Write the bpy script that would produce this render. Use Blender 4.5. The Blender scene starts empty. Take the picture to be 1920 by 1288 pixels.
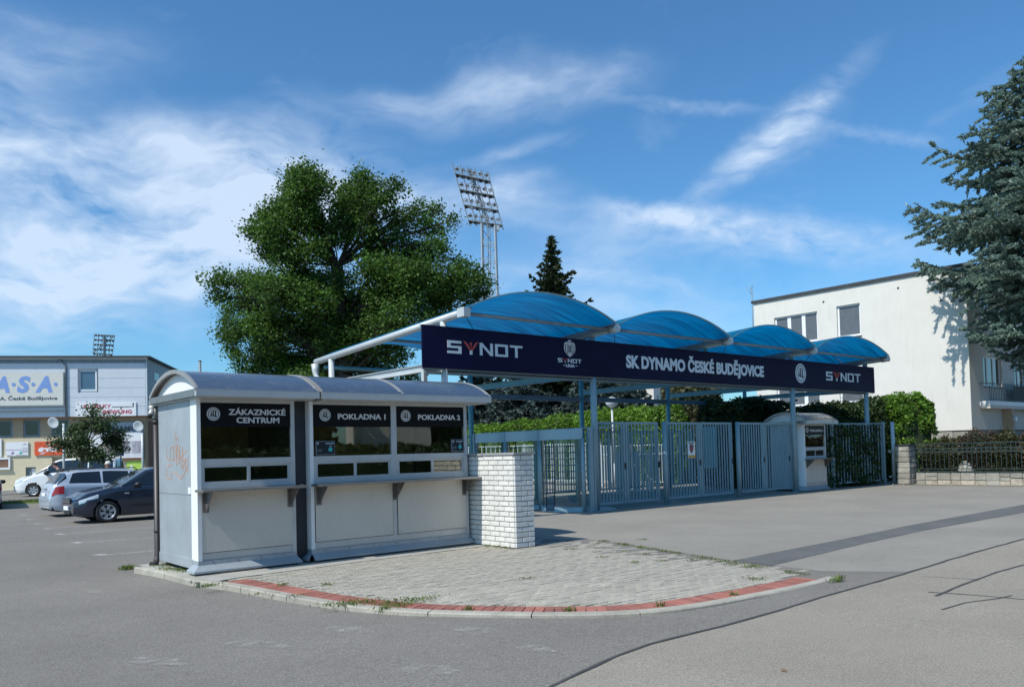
import bpy, bmesh, math, random
import numpy as np
from math import radians, sin, cos, tan, pi, sqrt, atan2
from mathutils import Vector, Matrix

scene = bpy.context.scene
# ------------------------------------------------------------------ camera
YAW, PITCH, ROLL, FPX, CY, EYE = radians(49.88), radians(1.764), radians(-1.496), 1539.7, 799.3, 1.6
Fv = Vector((cos(PITCH)*cos(YAW), cos(PITCH)*sin(YAW), sin(PITCH)))
R0 = Vector((sin(YAW), -cos(YAW), 0)); U0 = R0.cross(Fv)
Rv = R0*cos(ROLL)+U0*sin(ROLL); Uv = -R0*sin(ROLL)+U0*cos(ROLL)
cd = bpy.data.cameras.new('camera'); cam = bpy.data.objects.new('camera', cd)
scene.collection.objects.link(cam); scene.camera = cam
cam.matrix_world = Matrix(((Rv.x, Uv.x, -Fv.x, 0), (Rv.y, Uv.y, -Fv.y, 0), (Rv.z, Uv.z, -Fv.z, EYE), (0, 0, 0, 1)))
cd.sensor_width = 36; cd.lens = FPX/1920*36; cd.shift_y = (CY-644)/1920
cd.clip_start = .1; cd.clip_end = 3000

# ------------------------------------------------------------------ sun and sky
SUN_EL, SUN_AZ = radians(50), radians(183.5)          # azimuth of the sun, counted from +X to +Y
ts = Vector((cos(SUN_EL)*cos(SUN_AZ), cos(SUN_EL)*sin(SUN_AZ), sin(SUN_EL)))
sd = bpy.data.lights.new('sun', 'SUN'); sd.energy = 4.2; sd.angle = radians(.53); sd.color = (1, .955, .88)
so = bpy.data.objects.new('sun', sd); scene.collection.objects.link(so)
so.rotation_euler = ts.to_track_quat('Z', 'Y').to_euler()

W = bpy.data.worlds.new('World'); scene.world = W; W.use_nodes = True
nt = W.node_tree; N = nt.nodes; Lk = nt.links
N.clear()
def nn(t, **k):
    n = N.new(t)
    for a, b in k.items(): setattr(n, a, b)
    return n
def mth(op, a, b=None, clamp=False):
    n = nn('ShaderNodeMath', operation=op, use_clamp=clamp)
    for i, v in enumerate((a, b)):
        if v is None: continue
        if isinstance(v, (int, float)): n.inputs[i].default_value = v
        else: Lk.new(v, n.inputs[i])
    return n.outputs[0]
sky = nn('ShaderNodeTexSky', sky_type='NISHITA'); sky.sun_disc = False
sky.sun_elevation = SUN_EL; sky.sun_rotation = radians(90)-SUN_AZ
sky.air_density = 1.0; sky.dust_density = 0.9; sky.ozone_density = 3.0
tc = nn('ShaderNodeTexCoord'); sep = nn('ShaderNodeSeparateXYZ'); Lk.new(tc.outputs['Generated'], sep.inputs[0])
az = mth('ARCTAN2', sep.outputs[1], sep.outputs[0]); el = mth('ARCSINE', sep.outputs[2])
def dir_ae(px, py):
    d = (Fv+Rv*((px-960)/FPX)+Uv*((CY-py)/FPX)).normalized()
    return atan2(d.y, d.x), math.asin(d.z)
comb = nn('ShaderNodeCombineXYZ'); Lk.new(az, comb.inputs[0]); Lk.new(el, comb.inputs[1])
def noise(vec, scale, detail=6, rough=.6, dist=0, sc=(1, 1, 1), rot=0):
    m = nn('ShaderNodeMapping'); m.inputs['Scale'].default_value = sc; m.inputs['Rotation'].default_value = (0, 0, rot)
    Lk.new(vec, m.inputs[0])
    n = nn('ShaderNodeTexNoise'); n.inputs['Scale'].default_value = scale; n.inputs['Detail'].default_value = detail
    n.inputs['Roughness'].default_value = rough; n.inputs['Distortion'].default_value = dist
    Lk.new(m.outputs[0], n.inputs['Vector']); return n
# warp the sky coordinates so that the streaks get ragged edges
wn = noise(comb.outputs[0], 4.5, 4, .5)
wv = nn('ShaderNodeVectorMath', operation='SUBTRACT'); Lk.new(wn.outputs['Color'], wv.inputs[0]); wv.inputs[1].default_value = (.5, .5, .5)
ws = nn('ShaderNodeVectorMath', operation='SCALE'); Lk.new(wv.outputs[0], ws.inputs[0]); ws.inputs['Scale'].default_value = .13
wa = nn('ShaderNodeVectorMath', operation='ADD'); Lk.new(comb.outputs[0], wa.inputs[0]); Lk.new(ws.outputs[0], wa.inputs[1])
wn2 = noise(comb.outputs[0], 26, 5, .6)
wv2 = nn('ShaderNodeVectorMath', operation='SUBTRACT'); Lk.new(wn2.outputs['Color'], wv2.inputs[0]); wv2.inputs[1].default_value = (.5, .5, .5)
ws2 = nn('ShaderNodeVectorMath', operation='SCALE'); Lk.new(wv2.outputs[0], ws2.inputs[0]); ws2.inputs['Scale'].default_value = .022
wb = nn('ShaderNodeVectorMath', operation='ADD'); Lk.new(comb.outputs[0], wb.inputs[0]); Lk.new(ws2.outputs[0], wb.inputs[1])
fibre = noise(wa.outputs[0], 5.5, 7, .55, .2, (1, 2.8, 1), .2)
fib2 = noise(wa.outputs[0], 24, 5, .55, .2, (1, 2.4, 1), -.5)
tex = mth('ADD', mth('MULTIPLY', fibre.outputs['Fac'], .76), mth('MULTIPLY', fib2.outputs['Fac'], .24))
tex2 = mth('ADD', mth('MULTIPLY', fibre.outputs['Fac'], .35), mth('MULTIPLY', fib2.outputs['Fac'], .65))
def streak(p0, p1, wpx, strength, soft=1., fine=False, lo=.33, hi=.63):
    a0, e0 = dir_ae(*p0); a1, e1 = dir_ae(*p1)
    c = ((a0+a1)/2, (e0+e1)/2); half = math.hypot(a1-a0, e1-e0)/2; ang = atan2(e1-e0, a1-a0)
    half = max(half, wpx/FPX)
    m = nn('ShaderNodeMapping', vector_type='TEXTURE'); m.inputs['Location'].default_value = (c[0], c[1], 0)
    m.inputs['Rotation'].default_value = (0, 0, ang); m.inputs['Scale'].default_value = (half*1.1, wpx/FPX, 1)
    Lk.new((wb if fine else wa).outputs[0], m.inputs[0])
    ln = nn('ShaderNodeVectorMath', operation='LENGTH'); Lk.new(m.outputs[0], ln.inputs[0])
    r = nn('ShaderNodeMapRange', interpolation_type='SMOOTHSTEP'); Lk.new(ln.outputs['Value'], r.inputs['Value'])
    r.inputs['From Min'].default_value = 1.25; r.inputs['From Max'].default_value = .1
    t = nn('ShaderNodeMapRange'); Lk.new(tex2 if fine else tex, t.inputs['Value']); t.inputs['From Min'].default_value = lo; t.inputs['From Max'].default_value = hi
    return mth('MULTIPLY', mth('MULTIPLY', r.outputs[0], t.outputs[0]), strength)
ST = [((-420, 440), (560, 410), 185, 1.0), ((-300, 310), (200, 290), 120, .7), ((160, 320), (760, 300), 120, 1.0), ((300, 470), (900, 400), 120, .45), ((0, 260), (330, 240), 45, .5), ((500, 520), (1950, 560), 90, .42), ((-300, 640), (400, 600), 50, .4), ((-300, 120), (260, 90), 110, .35),
      ((-200, 520), (560, 440), 85, .7), ((520, 330), (900, 400), 75, .6),
      ((860, 355), (1060, 400), 62, .75), ((700, 165), (1210, 165), 62, .6), ((480, 180), (800, 160), 42, .3),
      ((830, 300), (1060, 268), 22, .5), ((40, 560), (480, 525), 20, .4), ((-300, 650), (140, 655), 34, .6),
      ((950, 430), (1300, 470), 70, .3), ((850, 520), (1400, 545), 18, .25), ((-100, 130), (330, 60), 60, .2)]
FS = [((1275, 395), (1620, 105), 34, .62), ((1380, 315), (1580, 180), 52, .42), ((1090, 385), (1450, 425), 26, .5), ((1150, 405), (1760, 470), 48, .75),
      ((1140, 185), (1460, 212), 15, .3), ((1520, 232), (1790, 268), 15, .28)]
tot = None
for s in ST:
    o = streak(*s); tot = o if tot is None else mth('ADD', tot, o)
for s in FS:
    tot = mth('ADD', tot, streak(*s, fine=True, lo=.30, hi=.60))
base_c = nn('ShaderNodeMapRange'); Lk.new(fibre.outputs['Fac'], base_c.inputs['Value'])
base_c.inputs['From Min'].default_value = .56; base_c.inputs['From Max'].default_value = .9; base_c.inputs['To Max'].default_value = .25
tot = mth('ADD', tot, base_c.outputs[0]); tot = mth('MULTIPLY', mth('MINIMUM', tot, .98), .85)
mix = nn('ShaderNodeMix', data_type='RGBA'); Lk.new(tot, mix.inputs[0])
hs = nn('ShaderNodeMix', data_type='RGBA', blend_type='MULTIPLY'); hs.inputs[0].default_value = 1
Lk.new(sky.outputs[0], hs.inputs[6]); hs.inputs[7].default_value = (.64, 1.12, 1.38, 1)
Lk.new(hs.outputs[2], mix.inputs[6]); mix.inputs[7].default_value = (6.2, 7.4, 9.0, 1)
bg = nn('ShaderNodeBackground'); bg.inputs['Strength'].default_value = .105
Lk.new(mix.outputs[2], bg.inputs[0])
wo = nn('ShaderNodeOutputWorld'); Lk.new(bg.outputs[0], wo.inputs[0])

scene.view_settings.view_transform = 'Standard'; scene.view_settings.look = 'None'
scene.view_settings.exposure = 0.15; scene.view_settings.gamma = 1; scene.view_settings.use_curve_mapping = False
scene.render.engine = 'CYCLES'; scene.cycles.max_bounces = 8; scene.cycles.transparent_max_bounces = 12
scene.cycles.use_denoising = True

# ------------------------------------------------------------------ helpers
col = scene.collection
rnd = random.Random(7)
def at(px, py, dep):
    return Vector((0, 0, EYE))+(Fv+Rv*((px-960)/FPX)+Uv*((CY-py)/FPX))*dep
def on_y(px, py, Y):
    d = Fv+Rv*((px-960)/FPX)+Uv*((CY-py)/FPX); return Vector((0, 0, EYE))+d*(Y/d.y)
def on_x(px, py, X):
    d = Fv+Rv*((px-960)/FPX)+Uv*((CY-py)/FPX); return Vector((0, 0, EYE))+d*(X/d.x)
def on_z(px, py, z=0.):
    d = Fv+Rv*((px-960)/FPX)+Uv*((CY-py)/FPX); return Vector((0, 0, EYE))+d*((z-EYE)/d.z)
def sstep(a, b, x):
    t = min(1, max(0, (x-a)/(b-a))); return t*t*(3-2*t)
def gz(x, y):                                    # height of the asphalt: kerb side lies 9 cm lower
    f = -.035*(1-sstep(6.3, 9.6, x))-.055*(1-sstep(3.4, 5.0, x)); xr = 9.2+min(12, max(0, y-16)*.6)
    b = -.09*(1-sstep(xr, xr+1.5, x)); t = sstep(12.5, 16, y); return f+(b-f)*t

def tag(o, label=None, cat=None, group=None, kind=None):
    if label: o['label'] = label
    if cat: o['category'] = cat
    if group: o['group'] = group
    if kind: o['kind'] = kind
    return o
def empty(name, loc, rz=0, label=None, cat=None, group=None):
    o = bpy.data.objects.new(name, None); col.objects.link(o); o.location = loc; o.rotation_euler = (0, 0, rz)
    o.empty_display_size = .2
    return tag(o, label, cat, group)
def copy_tree(o, parent=None):
    c = o.copy(); col.objects.link(c); c.parent = parent
    for ch in list(o.children): copy_tree(ch, c)
    return c

class MB:
    def __init__(s): s.v = []; s.f = []; s.sm = []
    def quad(s, *p, smooth=False):
        i = len(s.v); s.v += [tuple(q) for q in p]; s.f.append(tuple(range(i, i+len(p)))); s.sm.append(smooth); return s
    def box(s, x0, x1, y0, y1, z0, z1):
        if x0 > x1: x0, x1 = x1, x0
        if y0 > y1: y0, y1 = y1, y0
        i = len(s.v)
        s.v += [(x0, y0, z0), (x1, y0, z0), (x1, y1, z0), (x0, y1, z0), (x0, y0, z1), (x1, y0, z1), (x1, y1, z1), (x0, y1, z1)]
        for f in ((0, 3, 2, 1), (4, 5, 6, 7), (0, 1, 5, 4), (1, 2, 6, 5), (2, 3, 7, 6), (3, 0, 4, 7)):
            s.f.append(tuple(i+k for k in f)); s.sm.append(False)
        return s
    def tube(s, pts, r, n=8, caps=True):
        pts = [Vector(p) for p in pts]; rr = r if isinstance(r, (list, tuple)) else [r]*len(pts)
        i0 = len(s.v); up = Vector((0, 0, 1)); a = None
        for k, p in enumerate(pts):
            t = (pts[min(k+1, len(pts)-1)]-pts[max(k-1, 0)]).normalized()
            if a is None: a = t.cross(up); a = Vector((1, 0, 0)) if a.length < .05 else a.normalized()
            a = (a-t*a.dot(t)).normalized(); b = t.cross(a)
            for j in range(n):
                q = 2*pi*j/n; s.v.append(tuple(p+(a*cos(q)+b*sin(q))*rr[k]))
        for k in range(len(pts)-1):
            for j in range(n):
                s.f.append((i0+k*n+j, i0+k*n+(j+1) % n, i0+(k+1)*n+(j+1) % n, i0+(k+1)*n+j)); s.sm.append(True)
        if caps:
            s.f.append(tuple(i0+j for j in range(n))[::-1]); s.sm.append(False)
            s.f.append(tuple(i0+(len(pts)-1)*n+j for j in range(n))); s.sm.append(False)
        return s
    def bar(s, p0, p1, w, h):                      # rectangular bar, w sideways, h along up
        p0 = Vector(p0); p1 = Vector(p1); t = (p1-p0).normalized(); up = Vector((0, 0, 1))
        a = t.cross(up); a = Vector((1, 0, 0)) if a.length < .02 else a.normalized(); b = a.cross(t)
        i = len(s.v)
        for p in (p0, p1):
            for x, y in ((-1, -1), (1, -1), (1, 1), (-1, 1)): s.v.append(tuple(p+a*(x*w/2)+b*(y*h/2)))
        for f in ((3, 2, 1, 0), (4, 5, 6, 7), (0, 1, 5, 4), (1, 2, 6, 5), (2, 3, 7, 6), (3, 0, 4, 7)):
            s.f.append(tuple(i+k for k in f)); s.sm.append(False)
        return s
    def prism(s, poly, fn, d):                     # poly 2D, fn(u,v,w)->xyz, depth w 0..d
        n = len(poly); i = len(s.v)
        s.v += [tuple(fn(u, v, 0)) for u, v in poly]+[tuple(fn(u, v, d)) for u, v in poly]
        s.f.append(tuple(range(i, i+n))); s.f.append(tuple(range(i+2*n-1, i+n-1, -1))); s.sm += [False, False]
        for k in range(n):
            s.f.append((i+(k+1) % n, i+k, i+n+k, i+n+(k+1) % n)); s.sm.append(False)
        return s
    def grid(s, rows, smooth=True, close=False):
        i0 = len(s.v); m = len(rows[0])
        for r in rows: s.v += [tuple(p) for p in r]
        for k in range(len(rows)-1):
            for j in range(m if close else m-1):
                s.f.append((i0+k*m+j, i0+k*m+(j+1) % m, i0+(k+1)*m+(j+1) % m, i0+(k+1)*m+j)); s.sm.append(smooth)
        return s
    def build(s, name, m, parent=None, off=None, loc=None, fix=True, bevel=0):
        me = bpy.data.meshes.new(name)
        o3 = Vector(off) if off is not None else Vector((0, 0, 0))
        me.from_pydata([(x-o3.x, y-o3.y, z-o3.z) for x, y, z in s.v], [], s.f)
        me.polygons.foreach_set('use_smooth', s.sm)
        if fix or bevel:
            b = bmesh.new(); b.from_mesh(me)
            bmesh.ops.recalc_face_normals(b, faces=b.faces)
            if bevel:
                bmesh.ops.remove_doubles(b, verts=b.verts, dist=1e-5)
                bmesh.ops.bevel(b, geom=b.edges, offset=bevel, segments=1, affect='EDGES', clamp_overlap=True)
            b.to_mesh(me); b.free()
        me.materials.append(m)
        o = bpy.data.objects.new(name, me); col.objects.link(o)
        if parent: o.parent = parent
        if loc is not None: o.location = loc
        return o
def part(name, m, parent, fn, off=None, label=None, bevel=0):
    b = MB(); fn(b); o = b.build(name, m, parent, off, bevel=bevel)
    if label: o['label'] = label
    return o
def inst(src, name, parent, loc, rot=None, scale=None, m=None):
    o = bpy.data.objects.new(name, src.data if hasattr(src, 'data') else src); col.objects.link(o)
    o.parent = parent; o.location = loc
    if rot: o.rotation_euler = rot
    if scale: o.scale = scale
    return o
def npmesh(name, V, k, m, parent=None, smooth=False):          # V: (n*k,3) separate k-gons
    n = len(V)//k; me = bpy.data.meshes.new(name)
    me.vertices.add(n*k); me.vertices.foreach_set('co', np.asarray(V, np.float32).ravel())
    me.loops.add(n*k); me.loops.foreach_set('vertex_index', np.arange(n*k, dtype=np.int32))
    me.polygons.add(n); me.polygons.foreach_set('loop_start', np.arange(0, n*k, k, dtype=np.int32))
    me.polygons.foreach_set('use_smooth', np.full(n, smooth))
    me.update(calc_edges=True); me.materials.append(m)
    o = bpy.data.objects.new(name, me); col.objects.link(o)
    if parent: o.parent = parent
    return o

# ------------------------------------------------------------------ materials
def mat(name, c, rough=.6, metal=0, vary=.12, vscale=3., fine=0, fscale=80., bump=0, bscale=60., c2=None, per_obj=0, spec=.5, coat=0, stretch=None, dirt=0):
    m = bpy.data.materials.new(name); m.use_nodes = True; t = m.node_tree; n = t.nodes; l = t.links
    p = n['Principled BSDF']; p.inputs['Roughness'].default_value = rough; p.inputs['Metallic'].default_value = metal
    p.inputs['Specular IOR Level'].default_value = spec; p.inputs['Coat Weight'].default_value = coat
    c = tuple(c); c2 = tuple(c2) if c2 else tuple(min(1, x*(1+vary)) for x in c); c1 = tuple(x*(1-vary) for x in c)
    g = n.new('ShaderNodeNewGeometry'); co = n.new('ShaderNodeTexCoord')
    src = g.outputs['Position']
    if stretch:
        mp = n.new('ShaderNodeMapping'); mp.inputs['Scale'].default_value = stretch; l.new(src, mp.inputs[0]); src = mp.outputs[0]
    a = n.new('ShaderNodeTexNoise'); a.inputs['Scale'].default_value = vscale; a.inputs['Detail'].default_value = 5; a.inputs['Roughness'].default_value = .6
    l.new(src, a.inputs['Vector'])
    r = n.new('ShaderNodeMapRange'); r.inputs['From Min'].default_value = .3; r.inputs['From Max'].default_value = .7; l.new(a.outputs['Fac'], r.inputs['Value'])
    mx = n.new('ShaderNodeMix'); mx.data_type = 'RGBA'; l.new(r.outputs[0], mx.inputs[0]); mx.inputs[6].default_value = (*c1, 1); mx.inputs[7].default_value = (*c2, 1)
    out = mx.outputs[2]
    def mul(out, fac, lo, hi):
        q = n.new('ShaderNodeMapRange'); q.inputs['To Min'].default_value = lo; q.inputs['To Max'].default_value = hi; l.new(fac, q.inputs['Value'])
        h = n.new('ShaderNodeHueSaturation'); l.new(out, h.inputs['Color']); l.new(q.outputs[0], h.inputs['Value']); return h.outputs[0]
    if fine:
        b = n.new('ShaderNodeTexNoise'); b.inputs['Scale'].default_value = fscale; b.inputs['Detail'].default_value = 3; b.inputs['Roughness'].default_value = .7
        l.new(g.outputs['Position'], b.inputs['Vector'])
        r2 = n.new('ShaderNodeMapRange'); r2.inputs['From Min'].default_value = .3; r2.inputs['From Max'].default_value = .7; l.new(b.outputs['Fac'], r2.inputs['Value'])
        out = mul(out, r2.outputs[0], 1-fine, 1+fine)
    if per_obj:
        oi = n.new('ShaderNodeObjectInfo'); out = mul(out, oi.outputs['Random'], 1-per_obj, 1+per_obj)
    if dirt:
        d = n.new('ShaderNodeTexNoise'); d.inputs['Scale'].default_value = 2.2; d.inputs['Detail'].default_value = 8; d.inputs['Roughness'].default_value = .75
        mp = n.new('ShaderNodeMapping'); mp.inputs['Scale'].default_value = (2.5, 2.5, .5); l.new(g.outputs['Position'], mp.inputs[0]); l.new(mp.outputs[0], d.inputs['Vector'])
        r3 = n.new('ShaderNodeMapRange'); r3.inputs['From Min'].default_value = .5; r3.inputs['From Max'].default_value = .72; l.new(d.outputs['Fac'], r3.inputs['Value'])
        out = mul(out, r3.outputs[0], 1, 1-dirt)
        r4 = n.new('ShaderNodeMapRange'); r4.inputs['To Min'].default_value = rough; r4.inputs['To Max'].default_value = min(1, rough+.25); l.new(r3.outputs[0], r4.inputs['Value']); l.new(r4.outputs[0], p.inputs['Roughness'])
    l.new(out, p.inputs['Base Color'])
    if bump:
        bn = n.new('ShaderNodeTexNoise'); bn.inputs['Scale'].default_value = bscale; bn.inputs['Detail'].default_value = 4; l.new(g.outputs['Position'], bn.inputs['Vector'])
        bp = n.new('ShaderNodeBump'); bp.inputs['Strength'].default_value = bump; bp.inputs['Distance'].default_value = .01; l.new(bn.outputs['Fac'], bp.inputs['Height']); l.new(bp.outputs[0], p.inputs['Normal'])
    return m
def leafmat(name, ca, cb, cc, trans=.35, scale=.6):
    m = bpy.data.materials.new(name); m.use_nodes = True; t = m.node_tree; n = t.nodes; l = t.links
    p = n['Principled BSDF']; p.inputs['Roughness'].default_value = .5; p.inputs['Specular IOR Level'].default_value = .35
    g = n.new('ShaderNodeNewGeometry'); rp = n.new('ShaderNodeValToRGB'); l.new(g.outputs['Random Per Island'], rp.inputs[0])
    e = rp.color_ramp.elements; e[0].color = (*ca, 1); e[1].color = (*cc, 1); x = e.new(.55); x.color = (*cb, 1)
    a = n.new('ShaderNodeTexNoise'); a.inputs['Scale'].default_value = scale; a.inputs['Detail'].default_value = 4; l.new(g.outputs['Position'], a.inputs['Vector'])
    q = n.new('ShaderNodeMapRange'); q.inputs['From Min'].default_value = .3; q.inputs['From Max'].default_value = .7; q.inputs['To Min'].default_value = .6; q.inputs['To Max'].default_value = 1.35; l.new(a.outputs['Fac'], q.inputs['Value'])
    h = n.new('ShaderNodeHueSaturation'); l.new(rp.outputs[0], h.inputs['Color']); l.new(q.outputs[0], h.inputs['Value']); l.new(h.outputs[0], p.inputs['Base Color'])
    tr = n.new('ShaderNodeBsdfTranslucent'); h2 = n.new('ShaderNodeHueSaturation'); h2.inputs['Value'].default_value = 1.3; h2.inputs['Hue'].default_value = .485; l.new(h.outputs[0], h2.inputs['Color']); l.new(h2.outputs[0], tr.inputs[0])
    ms = n.new('ShaderNodeMixShader'); ms.inputs[0].default_value = trans; l.new(p.outputs[0], ms.inputs[1]); l.new(tr.outputs[0], ms.inputs[2])
    l.new(ms.outputs[0], n['Material Output'].inputs[0]); return m
def glassmat(name, tint=(.5, .55, .52), refl=1.0, rough=.01):
    m = bpy.data.materials.new(name); m.use_nodes = True; t = m.node_tree; n = t.nodes; l = t.links
    n.remove(n['Principled BSDF'])
    tr = n.new('ShaderNodeBsdfTransparent'); tr.inputs[0].default_value = (*tint, 1)
    gl = n.new('ShaderNodeBsdfGlossy'); gl.inputs['Roughness'].default_value = rough; gl.inputs[0].default_value = (1, 1, 1, 1)
    fr = n.new('ShaderNodeFresnel'); fr.inputs[0].default_value = 1.5
    a = n.new('ShaderNodeTexNoise'); a.inputs['Scale'].default_value = .8; g = n.new('ShaderNodeNewGeometry'); l.new(g.outputs['Position'], a.inputs['Vector'])
    bp = n.new('ShaderNodeBump'); bp.inputs['Strength'].default_value = .05; bp.inputs['Distance'].default_value = .05; l.new(a.outputs['Fac'], bp.inputs['Height']); l.new(bp.outputs[0], gl.inputs['Normal'])
    mu = n.new('ShaderNodeMath'); mu.operation = 'MULTIPLY'; mu.inputs[1].default_value = refl; mu.use_clamp = True; l.new(fr.outputs[0], mu.inputs[0])
    ms = n.new('ShaderNodeMixShader'); l.new(mu.outputs[0], ms.inputs[0]); l.new(tr.outputs[0], ms.inputs[1]); l.new(gl.outputs[0], ms.inputs[2])
    l.new(ms.outputs[0], n['Material Output'].inputs[0]); return m

M = {}
M['asphalt'] = mat('asphalt', (.198, .184, .164), .93, 0, .10, .45, .55, 75, .5, 160, spec=.25, dirt=.13)
M['road'] = mat('road_asphalt', (.276, .251, .207), .93, 0, .08, .5, .42, 70, .5, 150, spec=.25, dirt=.10)
M['forecourt'] = mat('forecourt_asphalt', (.262, .245, .212), .93, 0, .10, .5, .36, 75, .4, 150, spec=.25, dirt=.13)
M['patch'] = mat('dark_patch', (.125, .127, .125), .95, 0, .15, 1.2, .35, 80, .4, 160, spec=.2)
M['tar'] = mat('tar', (.062, .06, .056), .7, 0, .3, 8, .3, 60)
M['paver'] = mat('paver', (.355, .330, .272), .9, 0, .13, 2.2, .16, 60, .3, 90, per_obj=.09)
M['paverfield'] = mat('paver_field', (.355, .330, .272), .9, 0, .18, 5., .16, 60, .3, 90)
M['redpaver'] = mat('red_paver', (.30, .115, .085), .9, 0, .2, 4, .25, 50, .3, 90, per_obj=.2)
M['joint'] = mat('joint_sand', (.11, .10, .075), .95, 0, .3, 12, .4, 60, c2=(.10, .11, .05))
M['kerb'] = mat('kerb_concrete', (.36, .34, .285), .9, 0, .16, 3, .2, 60, .35, 70, per_obj=.08, dirt=.25)
M['concrete'] = mat('concrete', (.36, .35, .31), .9, 0, .15, 2.5, .15, 60, .3, 70, dirt=.2)
M['galv'] = mat('galvanised_sheet', (.37, .41, .435), .45, .25, .10, 2, .04, 30, dirt=.12)
M['roofsteel'] = mat('roof_steel', (.42, .42, .42), .27, .92, .06, 1.2, dirt=.05)
M['steelrim'] = mat('roof_rim', (.42, .40, .37), .45, .5, .1, 5)
M['dullrim'] = mat('dark_rim', (.13, .11, .095), .6, .3, .3, 8)  # dark brown tone for the band under the roof edge
M['whitealu'] = mat('white_aluminium', (.52, .53, .52), .35, .25, .06, 3, .03, 40, dirt=.10)
M['panel'] = mat('cream_panel', (.60, .56, .49), .22, 0, .05, 1.0, .02, 30, dirt=.06)
M['gable'] = mat('white_gable', (.78, .78, .76), .5, 0, .04, 3)
M['darkgap'] = mat('dark_gap', (.025, .03, .036), .5, 0, .2, 3)
M['signblack'] = mat('sign_black', (.008, .008, .008), .35, 0, .1, 3, spec=.15)
M['signwhite'] = mat('letter_silver', (.62, .61, .60), .4, 0, .04, 3)
M['letter'] = mat('letter_white', (.66, .72, .75), .45, 0, .04, 3)
M['glass'] = glassmat('window_glass', (.80, .78, .66), 2.2)
M['ttglass'] = glassmat('clear_glass', (.80, .90, .88), 1.3)
M['interior'] = mat('interior_wall', (.62, .57, .38), .8, 0, .2, 3)
M['counter'] = mat('counter_steel', (.33, .32, .30), .32, .75, .12, 5, dirt=.2)
M['bracket'] = mat('bracket_steel', (.20, .185, .17), .45, .6, .2, 6, dirt=.25)
M['brown'] = mat('brown_pipe', (.042, .034, .034), .45, 0, .15, 5)
M['graffiti'] = mat('graffiti_orange', (.62, .31, .17), .8, 0, .2, 20)
M['brick'] = mat('white_brick', (.70, .69, .65), .8, 0, .06, 6, .07, 40, .35, 60, per_obj=.06, dirt=.15)
M['mortar'] = mat('mortar', (.46, .45, .42), .95, 0, .15, 8)
M['cap'] = mat('coping_concrete', (.30, .31, .31), .85, 0, .12, 6, .1, 50)
M['bluesteel'] = mat('blue_grey_steel', (.245, .36, .40), .42, .1, .08, 3, dirt=.12)
M['headersteel'] = mat('header_steel', (.30, .44, .50), .4, .1, .06, 3)
M['teal'] = mat('teal_steel', (.13, .31, .35), .45, 0, .08, 3, dirt=.1)
M['maststeel'] = mat('mast_steel', (.36, .40, .43), .45, .1, .1, 1)
M['whitesteel'] = mat('pale_grey_steel', (.50, .53, .53), .42, .15, .06, 3, dirt=.12)
M['banner'] = mat('banner_navy', (.007, .006, .032), .5, 0, .25, .9, spec=.12)
M['greybeam'] = mat('grey_beam', (.20, .24, .26), .5, .2, .1, 3, dirt=.2)
M['navyend'] = M['banner']
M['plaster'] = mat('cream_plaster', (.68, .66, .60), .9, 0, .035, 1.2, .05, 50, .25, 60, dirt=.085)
M['plaster_shaded'] = mat('plaster_shade_side', (.60, .57, .50), .9, 0, .05, 1.2, .05, 50, .25, 60, dirt=.08)  # darker copy of the cream plaster, with the shade put into its colour
M['stone'] = mat('rubble_stone', (.30, .285, .245), .9, 0, .2, 5, .2, 40, .6, 30, per_obj=.22)
M['stonemortar'] = mat('stone_mortar', (.30, .29, .25), .95, 0, .15, 6)
M['sandstone'] = mat('sandstone', (.37, .335, .265), .9, 0, .25, 5, .2, 40, .6, 30, per_obj=.15)
M['roofdark'] = mat('roof_edge', (.045, .047, .05), .6, 0, .2, 3)
M['frame'] = mat('white_window_frame', (.78, .79, .80), .4, 0, .03, 3)
M['blind'] = mat('grey_blind_pane', (.115, .125, .14), .25, 0, .12, 4)
M['iron'] = mat('dark_green_iron', (.035, .055, .055), .5, .2, .2, 6)
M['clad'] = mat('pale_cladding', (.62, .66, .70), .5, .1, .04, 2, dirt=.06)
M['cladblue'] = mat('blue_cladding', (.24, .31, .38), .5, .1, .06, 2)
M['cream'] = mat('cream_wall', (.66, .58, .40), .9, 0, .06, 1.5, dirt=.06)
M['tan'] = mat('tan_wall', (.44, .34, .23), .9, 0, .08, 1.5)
M['brownwall'] = mat('brown_wall', (.22, .13, .09), .9, 0, .1, 1.5)
M['signcream'] = mat('sign_cream', (.66, .66, .60), .5, 0, .03, 2)
M['signw'] = mat('sign_white', (.80, .81, .82), .5, 0, .03, 2)
M['bluetext'] = mat('blue_text', (.21, .34, .66), .5, 0, .04, 3)
M['darktext'] = mat('dark_text', (.06, .075, .10), .5, 0, .05, 3)
M['redtext'] = mat('red_text', (.50, .045, .09), .5, 0, .05, 3)
M['orange'] = mat('orange_banner', (.72, .10, .03), .55, 0, .08, 4)
M['greyband'] = mat('grey_band', (.36, .42, .48), .5, 0, .04, 3)
M['lime'] = mat('lime_poster', (.42, .62, .10), .6, 0, .1, 5)
M['purple'] = mat('purple_print', (.28, .18, .38), .6, 0, .2, 8)
M['greyphoto'] = mat('poster_print', (.42, .40, .45), .6, 0, .45, 7)
M['winglass'] = glassmat('dark_glass', (.14, .16, .18), 1.6)
M['blueglass'] = mat('blue_pane', (.06, .12, .19), .08, 0, .15, 1, spec=.9)
M['darkpane'] = mat('dark_pane', (.03, .035, .045), .08, 0, .15, 1, spec=.8)
M['parkblue'] = mat('parking_blue', (.03, .16, .50), .5, 0, .04, 3)
M['lampglass'] = mat('lamp_globe', (.62, .66, .68), .25, 0, .05, 3)
M['red'] = mat('emblem_red', (.48, .06, .05), .5, 0, .05, 3)
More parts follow.
